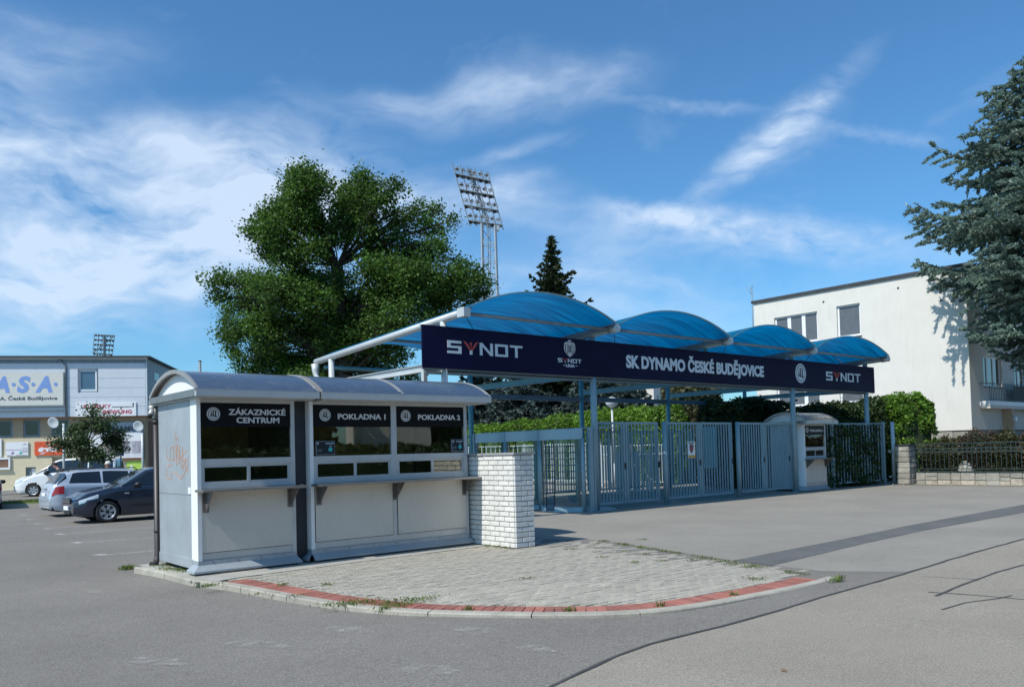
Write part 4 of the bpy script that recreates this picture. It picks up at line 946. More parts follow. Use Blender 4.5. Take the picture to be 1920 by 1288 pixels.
for j in range(7):
    h = .205
    stone(wx-.45, wx-.36, 13.87, 14.34, z+.008, z+h-.008, M['stone'], SW, wo)
    sp = rnd.uniform(.15, .3); stone(wx-.46, wx-.46+sp, 13.86, 13.96, z+.008, z+h-.008, M['stone'], SW, wo); stone(wx-.45+sp, wx+.09, 13.86, 13.96, z+.008, z+h-.008, M['stone'], SW, wo)
    z += h
part('coping', M['roofdark'], SW, lambda b: b.box(wx-.5, wx+.12, 13.82, 14.38, 1.46, 1.50), wo)
part('coping', M['iron'], SW, lambda b: b.box(wx-.03, wx+.38, 5.0, 13.82, .437, .475), wo)
fo = (wx+.08, 13.85, 0); IF = empty('iron_fence', fo, -pi/2, 'dark green iron fence with a band of rings on the stone wall', 'fence')
L = 8.6
for z in (.55, 1.16, 1.30, 1.47): part('rail', M['iron'], IF, lambda b: b.box(0, L, -.015, .015, z, z+.028 if z != 1.47 else z+.035))
ib_ = barmesh('bar', .018, .018, .93, M['iron'])
for k in range(54): inst(ib_, 'bar', IF, (.08+k*.158, 0, .55))
def rings(b):
    for k in range(53):
        c = .08+(k+.5)*.158; b.tube([(c+.058*cos(q), 0, 1.244+.058*sin(q)) for q in [2*pi*j/10 for j in range(11)]], .008, 5, False)
tag(part('ring_band', M['iron'], IF, rings), kind='stuff')
for k in (0, .5, 1): part('post', M['iron'], IF, lambda b: b.box(L*k-.02, L*k+.02, -.02, .02, .47, 1.52))
# ================================================================== RIGHT BUILDING
X0, Y0 = 38.62, 14.54; ho = (X0, Y0, 0); HB = empty('apartment_building', ho, 0, 'cream plastered flat roofed building behind the canopy on the right', 'building')
HP = lambda n, m, fn, par=HB, lb=None: part(n, M[m], par, fn, ho, lb)
ZT = 9.28; ZB = 2.03; YE = 25.28
def holes_wall(b, u0, u1, v0, v1, holes, fn):
    """rectangular wall with rectangular holes as a grid of quads"""
    us = sorted({u0, u1, *[h[0] for h in holes], *[h[1] for h in holes]}); vs_ = sorted({v0, v1, *[h[2] for h in holes], *[h[3] for h in holes]})
    for a, c in zip(us, us[1:]):
        for d, e in zip(vs_, vs_[1:]):
            m = ((a+c)/2, (d+e)/2)
            if any(h[0] < m[0] < h[1] and h[2] < m[1] < h[3] for h in holes): continue
            b.quad(fn(a, d, 0), fn(c, d, 0), fn(c, e, 0), fn(a, e, 0))
    for h in holes:
        for (p, q) in (((h[0], h[2]), (h[1], h[2])), ((h[1], h[2]), (h[1], h[3])), ((h[1], h[3]), (h[0], h[3])), ((h[0], h[3]), (h[0], h[2]))):
            b.quad(fn(*p, 0), fn(*q, 0), fn(*q, .2), fn(*p, .2))
L_holes = [(21.62, 24.07, 6.80, 8.30), (19.38, 20.58, 6.80, 8.38), (21.62, 24.07, 3.55, 5.05), (19.38, 20.58, 3.55, 5.13)]
fl = lambda u, v, w: (X0+w, u, v)
HP('wall', 'plaster', lambda b: holes_wall(b, Y0, YE, ZB, ZT, L_holes, fl))
R_holes = [(40.15, 42.35, 3.98, 5.40), (43.95, 45.4, 3.98, 5.40), (40.15, 42.35, 6.95, 8.3)]
fr_ = lambda u, v, w: (u, Y0+w, v)
HP('wall', 'plaster_shaded', lambda b: holes_wall(b, X0, 62, ZB, ZT, R_holes, fr_), lb='shaded plaster wall with balcony')
HP('wall', 'plaster_shaded', lambda b: (b.quad((X0, YE, 0), (62, YE, 0), (62, YE, ZT), (X0, YE, ZT)), b.quad((62, Y0, 0), (62, YE, 0), (62, YE, ZT), (62, Y0, ZT))))
HP('roof', 'roofdark', lambda b: b.box(X0-.10, 62.1, Y0-.10, YE+.10, ZT-.02, ZT+.11))
HP('basement', 'stonemortar', lambda b: b.box(X0+.13, 61.9, Y0+.13, YE-.1, -.1, ZB-.002))
for j in range(5):
    zz = ZB-.42*(j+1); y_ = Y0+.06
    while y_ < Y0+4.0 and zz > -.3:
        w = rnd.uniform(.5, 1.0); stone(X0+.05, X0+.2, y_+.01, y_+w-.01, zz+.01, zz+.41, M['stone'], HB, ho); y_ += w
    x_ = X0+.08
    while x_ < X0+1.6 and zz > -.3:
        w = rnd.uniform(.4, .7); stone(x_+.01, x_+w-.01, Y0+.05, Y0+.2, zz+.01, zz+.41, M['stone'], HB, ho); x_ += w
def hwin(h, fn, panes, wd=.1, blind='blind'):
    u0, u1, v0, v1 = h
    def frm(b):
        def bx_(a, c, d, e, w0=.10, w1=.18): b.prism([(a, d), (c, d), (c, e), (a, e)], lambda u, v, w: fn(u, v, w0+w), w1-w0)
        bx_(u0, u1, v0, v0+.1); bx_(u0, u1, v1-.08, v1); bx_(u0, u0+.09, v0+.1, v1-.08); bx_(u1-.09, u1, v0+.1, v1-.08)
        for k in range(1, panes): m_ = u0+(u1-u0)*k/panes; bx_(m_-.10, m_+.10, v0+.1, v1-.08)
    f_ = HP('window', 'frame', frm)
    for k in range(panes):
        a = u0+(u1-u0)*k/panes+(.10 if k else .09); c = u0+(u1-u0)*(k+1)/panes-(.10 if k < panes-1 else .09)
        HP('pane', blind, lambda b: b.prism([(a, v0+.1), (c, v0+.1), (c, v1-.08), (a, v1-.08)], lambda u, v, w: fn(u, v, .13+w), .01), f_)
    HP('sill', 'roofdark', lambda b: b.prism([(u0-.05, v0-.03), (u1+.05, v0-.03), (u1+.05, v0-.003), (u0-.05, v0-.003)], lambda u, v, w: fn(u, v, -.06+w), .16), f_)
for h, n in zip(L_holes, (3, 1, 3, 1)): hwin(h, fl, n)
for h, n in zip(R_holes, (3, 2, 3)): hwin(h, fr_, n, blind='winglass')
HP('interior_box', 'interior', lambda b: b.box(X0+.6, 61, Y0+.9, Y0+1.0, 2.2, 9))
# balcony on the shaded side
bal = HP('balcony', 'plaster', lambda b: b.box(39.62, 52, Y0-.42, Y0-.002, 2.98, 3.10))
HP('balcony_edge', 'frame', lambda b: b.box(39.60, 52, Y0-.45, Y0-.003, 3.105, 3.30), bal)
HP('railing', 'iron', lambda b: (b.box(39.62, 52, Y0-.42, Y0-.40, 4.08, 4.11), b.box(39.62, 52, Y0-.42, Y0-.40, 3.36, 3.385), b.box(39.62, 52, Y0-.42, Y0-.40, 3.88, 3.90), b.box(39.62, 39.645, Y0-.42, Y0, 4.08, 4.11), [b.box(39.64+k*.19, 39.655+k*.19, Y0-.417, Y0-.403, 3.30, 4.08) for k in range(60)]), bal)
HP('balcony_panel', 'roofdark', lambda b: b.box(42.6, 52, Y0-.38, Y0-.36, 3.34, 4.05), bal)
HP('porch', 'tan', lambda b: b.box(42.2, 42.5, Y0-.4, Y0-.01, 0, 2.97))
HP('wall_lamp', 'lampglass', lambda b: b.tube([(42.3, Y0-.55, 2.5), (42.3, Y0-.41, 2.5)], .12, 12))
HP('vent', 'darkgap', lambda b: [b.box(X0-.012, X0-.003, y-.045, y+.045, z-.045, z+.045) for y, z in ((21.25, 8.72), (17.5, 8.78), (15.5, 8.6), (15.6, 7.9))])
an_o = (X0-.05, YE+.02, 0); AN = empty('antenna', (X0-.05, YE+.05, 8.6), 0, 'thin television aerial pole at the corner of the cream building', 'antenna')
part('pole', M['greybeam'], AN, lambda b: b.tube([(0, 0, -2.6), (0, 0, 1.6)], .028, 8)); part('aerial_arm', M['greybeam'], AN, lambda b: (b.tube([(-.25, 0, 1.35), (.3, .1, 1.7)], .012, 5), b.tube([(-.1, 0, 1.2), (-.1, .3, 1.6)], .012, 5), b.tube([(0, 0, .3), (.28, -.15, .2)], .02, 5), b.tube([(-.3, .1, -.9), (0, 0, -1.0)], .05, 6)))
# small far house seen between the trees
fo_ = at(1250, 905, 70); FH = empty('far_house', fo_, radians(20), 'small pale house between the trees behind the gates', 'house')
part('wall', M['plaster'], FH, lambda b: b.box(-2.5, 3.0, 0, 6, 0, 8.4)); part('roof', M['brownwall'], FH, lambda b: b.prism([(-2.9, 8.4), (3.4, 8.4), (.2, 10)], lambda u, v, w: (u, -.3+w, v), 6.6))
part('window', M['darkpane'], FH, lambda b: (b.box(-1.6, -.6, -.05, -.005, 6, 7.4), b.box(.8, 1.8, -.05, -.005, 6, 7.4)))

# ================================================================== LEFT BUILDING
LA = radians(-27.8); cb = at(278, 921, 54); lo_ = Vector((cb.x, cb.y, -.12))
LB = empty('office_building', lo_, LA, 'two storey building with pale cladding above a cream ground floor at the left', 'building')
ld = Vector((cos(LA), sin(LA), 0)); ln_ = Vector((-sin(LA), cos(LA), 0))
def lb(px, py, y=0.):          # facade coordinates of a pixel on the plane at local depth y
    d = Fv+Rv*((px-960)/FPX)+Uv*((CY-py)/FPX); o = Vector((0, 0, EYE)); q = lo_+ln_*y
    t = (q-o).dot(ln_)/d.dot(ln_); p = o+d*t-lo_; return p.dot(ld), p.z
def lb_side(px, py):
    d = Fv+Rv*((px-960)/FPX)+Uv*((CY-py)/FPX); o = Vector((0, 0, EYE)); t = (lo_-o).dot(ld)/d.dot(ld); p = o+d*t-lo_; return p.dot(ln_), p.z
LP = lambda n, m, fn, par=LB, lb_=None: part(n, M[m], par, fn, None, lb_)
zt2 = lb(140, 672)[1]; zc = lb(140, 781)[1]; xl = -42
zrow = [zc]
while zrow[-1] < zt2-.35: zrow.append(min(zt2-.3, zrow[-1]+.62))
x_pipe = lb(124, 700)[0]
w1 = (lb(141, 0)[0], lb(174, 0)[0], lb(150, 733)[1], lb(150, 693)[1])
LP('upper_core', 'cladblue', lambda b: holes_wall(b, xl, -.004, zc, zt2, [w1], lambda u, v, w: (u, .03+w, v)))
for za, zb_ in zip(zrow, zrow[1:]):
    for (xa, xb) in ((xl, -30), (-30, -22), (-22, -15), (-15, x_pipe-.02), (x_pipe+.02, -.02)):
        def pan(b):
            if xb > w1[1] and za < w1[3] and zb_ > w1[2]:
                for p, q in ((xa, w1[0]-.08), (w1[1]+.08, xb)): b.box(p, q, 0, .028, za+.008, zb_-.008)
                if zb_ > w1[3]+.08 and za < w1[3]+.08: b.box(w1[0]-.08, w1[1]+.08, 0, .028, w1[3]+.08, zb_-.008)
                if za < w1[2]-.08 and zb_ > w1[2]-.08: b.box(w1[0]-.08, w1[1]+.08, 0, .028, za+.008, w1[2]-.08)
            else: b.box(xa, xb-.01, 0, .028, za+.008, zb_-.008)
        LP('cladding_panel', 'clad', pan)
LP('soffit', 'brownwall', lambda b: b.box(xl, -.03, .0, .75, zc-.03, zc-.001))
sd_ = [lb_side(278, 665), lb_side(335, 666), lb_side(368, 700)]
SY = [0, max(6, sd_[1][0]), max(10, sd_[2][0])]
zr = zt2+.25
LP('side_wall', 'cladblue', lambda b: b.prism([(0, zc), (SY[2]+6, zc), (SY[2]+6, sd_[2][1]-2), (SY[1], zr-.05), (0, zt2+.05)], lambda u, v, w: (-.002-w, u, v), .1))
LP('corner_trim', 'clad', lambda b: b.box(-.06, .012, -.012, .10, zc, zt2+.1))
LP('roof', 'roofdark', lambda b: (b.prism([(-.3, zt2+.02), (-.3, zt2+.14), (SY[1], zr+.05), (SY[2]+6.3, sd_[2][1]-2.0), (SY[2]+6.3, sd_[2][1]-2.2), (SY[1], zr-.05)], lambda u, v, w: (xl+w, u, v), -xl+.25)))
LP('gutter', 'frame', lambda b: b.box(xl, .06, -.14, -.02, zt2-.06, zt2+.03))
LP('eave_band', 'greybeam', lambda b: b.box(xl, -.02, -.03, .02, zt2-.30, zt2-.07))
LP('downpipe', 'greybeam', lambda b: b.tube([(x_pipe-.3, -.1, zt2-.05), (x_pipe-.3, -.12, zt2-.2), (x_pipe, -.06, zt2-.5), (x_pipe, -.06, zc-.1)], .06, 8))
f_ = LP('window', 'frame', lambda b: (b.box(w1[0], w1[0]+.08, .04, .12, w1[2], w1[3]), b.box(w1[1]-.10, w1[1], .04, .12, w1[2], w1[3]), b.box(w1[0]+.08, w1[1]-.10, .04, .12, w1[2], w1[2]+.1), b.box(w1[0]+.08, w1[1]-.10, .04, .12, w1[3]-.12, w1[3])))
LP('pane', 'blueglass', lambda b: b.box(w1[0]+.08, w1[1]-.10, .09, .10, w1[2]+.1, w1[3]-.12), f_)
LP('window_surround', 'greybeam', lambda b: (b.box(w1[0]-.07, w1[0], -.03, .04, w1[2]-.07, w1[3]+.07), b.box(w1[1], w1[1]+.04, -.01, .04, w1[2]-.07, w1[3]+.07), b.box(w1[0], w1[1], -.03, .04, w1[3], w1[3]+.07)), f_)
sw_ = [lb_side(289, 698), lb_side(298, 716)]
f_ = LP('window', 'darkpane', lambda b: b.box(-.0, .012, sw_[0][0], sw_[1][0], sw_[1][1], sw_[0][1]), lb_='narrow dark window on the blue gable side')
# ground floor, set back
GYb = .55; zg = zc-.03
gw = [(lb(px0, 0, GYb)[0], lb(px1, 0, GYb)[0], lb(50, 820, GYb)[1], zc-.12) for px0, px1 in ((-32, 18), (37, 69), (89, 122))]
door = (lb(41, 0, GYb)[0], lb(60, 0, GYb)[0], 0, lb(45, 876, GYb)[1]); dr2 = (lb(90, 0, GYb)[0], lb(124, 0, GYb)[0], 0, lb(100, 857, GYb)[1])
xr = -.25
LP('ground_wall', 'cream', lambda b: holes_wall(b, xl, xr, -.2, zg, gw+[door, dr2], lambda u, v, w: (u, GYb+w*1.2, v)))
zs = lb(50, 821, GYb)[1]
LP('overhang_shade_band', 'tan', lambda b: holes_wall(b, xl, xr-.002, zs, zg-.002, gw, lambda u, v, w: (u, GYb-.012+w*.05, v)))  # tan over the cream wall: shade of the overhang painted as colour
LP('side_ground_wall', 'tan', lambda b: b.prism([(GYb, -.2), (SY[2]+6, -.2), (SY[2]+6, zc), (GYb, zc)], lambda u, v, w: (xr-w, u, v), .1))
LP('side_recess', 'brownwall', lambda b: b.box(xr-.0, xr+.02, 1.4, 3.4, 0, zc-.3))
for h in gw:
    f_ = LP('window', 'greybeam', lambda b: (b.box(h[0], h[0]+.14, GYb+.06, GYb+.14, h[2], h[3]), b.box(h[1]-.14, h[1], GYb+.06, GYb+.14, h[2], h[3]), b.box(h[0]+.14, h[1]-.14, GYb+.06, GYb+.14, h[2], h[2]+.16), b.box(h[0]+.14, h[1]-.14, GYb+.06, GYb+.14, h[3]-.1, h[3])))
    LP('pane', 'winglass', lambda b: b.box(h[0]+.14, h[1]-.14, GYb+.10, GYb+.11, h[2]+.16, h[3]-.1), f_)
LP('dim_room', 'cladblue', lambda b: b.box(xl, xr-.3, GYb+2.5, GYb+2.6, 0, zc))
LP('door', 'frame', lambda b: b.box(door[0]+.3, door[1]-.02, GYb+.15, GYb+.2, 0, door[3]-.08)); LP('door_frame', 'greybeam', lambda b: (b.box(door[0], door[0]+.3, GYb+.12, GYb+.2, 0, door[3]), b.box(door[0]+.3, door[1], GYb+.12, GYb+.22, door[3]-.08, door[3])))
LP('door', 'brownwall', lambda b: b.box(dr2[0]+.4, dr2[1]-.1, GYb+.18, GYb+.22, 0, dr2[3]-.15), lb_='brown door half hidden by the van')
LP('door_frame', 'tan', lambda b: (b.box(dr2[0], dr2[0]+.4, GYb+.12, GYb+.22, 0, dr2[3]), b.box(dr2[0]+.4, dr2[1], GYb+.12, GYb+.22, dr2[3]-.15, dr2[3])))
a0_, a1_ = lb(-30, 880, GYb), lb(20, 857, GYb)
LP('shop_window', 'brownwall', lambda b: b.box(a0_[0], a1_[0]-.1, GYb-.06, GYb-.01, a0_[1]+.1, a1_[1]-.15)); LP('shop_window_trim', 'frame', lambda b: (b.box(a0_[0], a1_[0], GYb-.10, GYb-.0, a1_[1]-.14, a1_[1]), b.box(a0_[0], a1_[0], GYb-.16, GYb-.0, a0_[1]-.04, a0_[1]+.09), b.box(a1_[0]-.1, a1_[0], GYb-.10, GYb, a0_[1]+.1, a1_[1]-.15)))
def wallsign(name, px0, py0, px1, py1, m, label, y=-.06, cat='sign', t=.04):
    a, c = lb(px0, py1, y), lb(px1, py0, y); o_l = lo_+ld*a[0]+ln_*y+Vector((0, 0, a[1]))
    S_ = empty(name, o_l, LA, label, cat); w, h = c[0]-a[0], c[1]-a[1]
    part('sign_board', M[m], S_, lambda b: b.box(0, w, -.02, t-.02, 0, h)); return S_, w, h
def put(S_, tx, m, u0, v0, w, h, bold=.03, shear=0., name='lettering'): return lettering(tx, M[m], S_, (u0, -.022, v0), w, h, (1, 0, 0), bold=bold, shear=shear, name=name)
S_, w, h = wallsign('billboard', -118, 698, 118, 762, 'signcream', 'large cream billboard with blue initials above the small lettering', y=-.12)
sc = w/236
part('sign_frame', M['greybeam'], S_, lambda b: (b.box(w, w+.09, -.03, .05, -.1, h), b.box(0, w, -.03, .05, -.10, -.002), b.box(0, w, -.05, .08, -.36, -.30)))
def big(tx, x0, x1, sh=.18): put(S_, tx, 'bluetext', (x0+118)*sc, h-(738-698)*sc, (x1-x0)*sc, 32*sc, .05, sh)
big('A', -14, 17); big('S', 30, 56); big('A', 65, 98)
for cx_ in (-60+12, 24, 61, 104): 
    bb = MB(); disc(bb, ((cx_+118)*sc, -.022, h-(723-698)*sc), 3.8*sc, (1, 0, 0), 16, .01); bb.build('dot_mark', M['bluetext'], S_)
big('A', -98, -68)
put(S_, 'A.S.A. České Budějovice', 'darktext', (-22+118)*sc, h-(755.5-698)*sc, 129*sc, 7.2*sc, .02)
S_, w, h = wallsign('bowling_sign', 143, 753, 255, 781, 'signw', 'white sign with red words KUŽELKY BOWLING and an arrow', y=-.05); sc = w/112
put(S_, 'KUŽELKY', 'redtext', 14*sc, h-11.6*sc, 51*sc, 7*sc, .025); put(S_, 'BOWLING', 'redtext', 50*sc, h-23.5*sc, 54*sc, 7.3*sc, .035)
part('arrow_mark', M['darktext'], S_, lambda b: (b.box(66.5*sc, 107.5*sc, -.032, -.0215, h-10.5*sc, h-9.3*sc), b.box(106*sc, 107.5*sc, -.032, -.0215, h-9.3*sc, h-5*sc), b.prism([(104.3*sc, h-5*sc), (109.2*sc, h-5*sc), (106.8*sc, h-2*sc)], lambda u, v, w_: (u, -.032+w_, v), .01)))
S_, w, h = wallsign('club_board', 160, 791, 266, 860, 'signw', 'big framed board with grey DYNAMO heading behind the small tree', y=GYb-.12); sc = w/106
part('sign_frame', M['brownwall'], S_, lambda b: (b.box(w, w+.07, -.04, .05, -.1, h), b.box(0, w, -.04, .05, -.10, -.002), b.box(0, w, -.035, .05, -.20, -.14)))
part('heading_band', M['greyband'], S_, lambda b: b.box(0, w, -.026, -.021, h-20*sc, h)); lettering('DYNAMO', M['darktext'], S_, (30*sc, -.027, h-17.8*sc), 68*sc, 10.8*sc, (1, 0, 0), bold=.045)
put(S_, 'tělovýchovná jednota', 'greyband', 28*sc, h-29*sc, 62*sc, 3.6*sc, .01)
part('photo_print', M['greyphoto'], S_, lambda b: (b.box(66*sc, 84*sc, -.026, -.021, 8*sc, h-40*sc), b.box(86*sc, 104*sc, -.026, -.021, 8*sc, h-38*sc), b.box(30*sc, 62*sc, -.026, -.021, 8*sc, h-42*sc)))
part('print_line', M['darktext'], S_, lambda b: (b.box(74*sc, 84*sc, -.026, -.021, 4*sc, 4.5*sc), b.box(88*sc, 104*sc, -.026, -.021, 4*sc, 4.5*sc)))
S_, w, h = wallsign('orange_banner', 65, 827, 118, 854, 'orange', 'orange fabric banner with white script on the cream wall', y=GYb-.06, cat='banner'); sc = w/53
put(S_, 'e·on', 'signw', 7*sc, 8*sc, 36*sc, 12*sc, .06, .25)
part('swoosh_mark', M['signw'], S_, lambda b: (b.prism([(18*sc, 20*sc), (27*sc, 22.5*sc), (34*sc, 26*sc), (28*sc, 21*sc)], lambda u, v, w_: (u, -.030+w_, v), .008), b.prism([(8*sc, 1*sc), (16*sc, 3*sc), (24*sc, 8*sc), (15*sc, 5*sc)], lambda u, v, w_: (u, -.030+w_, v), .008)))
S_, w, h = wallsign('poster_board', 11, 828, 53, 855, 'signw', 'white poster with purple band and coloured stars on the cream wall', y=GYb-.06, cat='poster'); sc = w/42
part('poster_band', M['purple'], S_, lambda b: (b.box(0, w, -.026, -.021, 12*sc, 13*sc), b.prism([(8*sc+3.6*sc*cos(a)*(1 if k % 2 else .55), 6*sc+3.6*sc*sin(a)*(1 if k % 2 else .55)) for k, a in enumerate([2*pi*k/10+.31 for k in range(10)])] if False else [(13*sc+4*sc*(1 if k % 2 else .5)*cos(2*pi*k/10+.9), 6*sc+4*sc*(1 if k % 2 else .5)*sin(2*pi*k/10+.9)) for k in range(10)], lambda u, v, w_: (u, -.026+w_, v), .005)))
part('poster_star', M['turq'], S_, lambda b: b.prism([(28*sc+4*sc*(1 if k % 2 else .5)*cos(2*pi*k/10+.9), 6*sc+4*sc*(1 if k % 2 else .5)*sin(2*pi*k/10+.9)) for k in range(10)], lambda u, v, w_: (u, -.026+w_, v), .005))
part('poster_picture', M['darktext'], S_, lambda b: (b.prism([(31*sc, 22*sc), (36*sc, 25*sc), (41*sc, 22*sc), (36*sc, 23.5*sc)], lambda u, v, w_: (u, -.026+w_, v), .005), b.box(31*sc, 41*sc, -.026, -.021, 15.5*sc, 16*sc)))
part('poster_ground', M['greyphoto'], S_, lambda b: (b.box(2*sc, 12*sc, -.026, -.021, 1*sc, 2*sc), b.box(19*sc, 41*sc, -.026, -.021, 1*sc, 2.4*sc), b.box(31*sc, 41*sc, -.026, -.021, 7*sc, 10*sc)))
S_, w, h = wallsign('white_poster', -20, 822, 3, 857, 'signw', 'white poster edge at the left border above the shop window', y=GYb-.06, cat='poster')
S_, w, h = wallsign('green_poster', 238, 862, 266, 881, 'lime', 'lime green poster low on the cream wall', y=GYb-.06, cat='poster')
part('poster_print', M['signw'], S_, lambda b: b.prism([(.3*w+.12*w*cos(a), .3*h+.2*h*sin(a)) for a in [2*pi*k/12 for k in range(12)]], lambda u, v, w_: (u, -.026+w_, v), .005))
# pavement strip and lawn in front of it
b = MB(); a_, c_ = at(-60, 921, 53), at(140, 921, 53)
def strip(d0, d1, x0, x1, z, name, m, kind='structure'):
    p = [lo_+ld*x0-ln_*d0, lo_+ld*x1-ln_*d0, lo_+ld*x1-ln_*d1, lo_+ld*x0-ln_*d1]; b = MB()
    for q in p: q.z = 0
    b.quad(*[(q.x, q.y, z) for q in p]); i = len(b.v); b.quad(*[(q.x, q.y, z) for q in (p[3], p[2])], *[(q.x, q.y, -.12) for q in (p[2], p[3])]); return tag(b.build(name, m, fix=False), kind=kind)
strip(-.6, 1.6, -40, 6, .02, 'building_pavement', M['concrete'])

# ================================================================== POLES, LAMPS, SIGN POST, FLOODLIGHT MASTS
def loudspeaker_pole(px, py_top, py_bot, dep, label, hx=0.):
    a = at(px, py_bot, dep); top_ = at(px, py_top, dep); o0 = (a.x, a.y, -.1); zt = top_.z
    L_ = empty('street_lamp', o0, 0, label, 'lamp', 'pale round headed lamps at the left')
    part('pole', M['whitesteel'], L_, lambda b: b.tube([(0, 0, 0), (0, 0, zt)], .055, 10))
    fx = -Fv.copy(); fx.z = -.25; fx.normalize(); s_ = fx.cross(Vector((0, 0, 1))).normalized(); u_ = s_.cross(fx)
    c = Vector((0, 0, zt+.05))+fx*.15+Rv*hx; c.z = zt+.05
    part('lamp_head', M['lampglass'], L_, lambda b: b.grid([[tuple(c+fx*z+(s_*cos(2*pi*k/20)+u_*sin(2*pi*k/20))*r) for k in range(20)] for r, z in ((.01, -.12), (.18, -.06), (.24, .0), (.27, .03), (.25, .035), (.2, .02), (.01, .0))], close=True))
    return L_
loudspeaker_pole(268, 797, 905, 42, 'pale lamp post with a round head beside the club board', -.12)
loudspeaker_pole(120, 790, 905, 40, 'round white lamp head on a pole left of the small tree', -.40)
pp_ = at(227, 900, 34); PS = empty('parking_sign', (pp_.x, pp_.y, -.1), radians(-35), 'blue square parking sign with a white P beside the small tree', 'sign')
zc_ = at(224, 847, 34).z+.1
part('pole', M['greybeam'], PS, lambda b: b.tube([(0, 0, 0), (0, 0, zc_+.25)], .03, 8)); part('sign_plate', M['parkblue'], PS, lambda b: b.box(-.20, .14, -.06, -.03, zc_-.17, zc_+.17))
lettering('P', M['signw'], PS, (-.12, -.062, zc_-.10), .17, .22, (1, 0, 0), bold=.04)
for px, y0_, y1_, dep, lb_ in ((378, 676, 905, 60, 'thin grey pole rising behind the kiosk roof at the left'), (481, 690, 905, 62, 'thin pole under the oak leaves behind the kiosk')):
    a = at(px, y1_, dep); t_ = at(px, y0_, dep).z; b = MB(); b.tube([(a.x, a.y, -.1), (a.x, a.y, t_)], .10 if px < 400 else .05, 10); b.tube([(a.x, a.y, t_), (a.x, a.y, t_+.04)], .13 if px < 400 else .07, 10)
    tag(b.build('pole', M['greybeam']), lb_, 'pole', 'thin poles behind the kiosks')
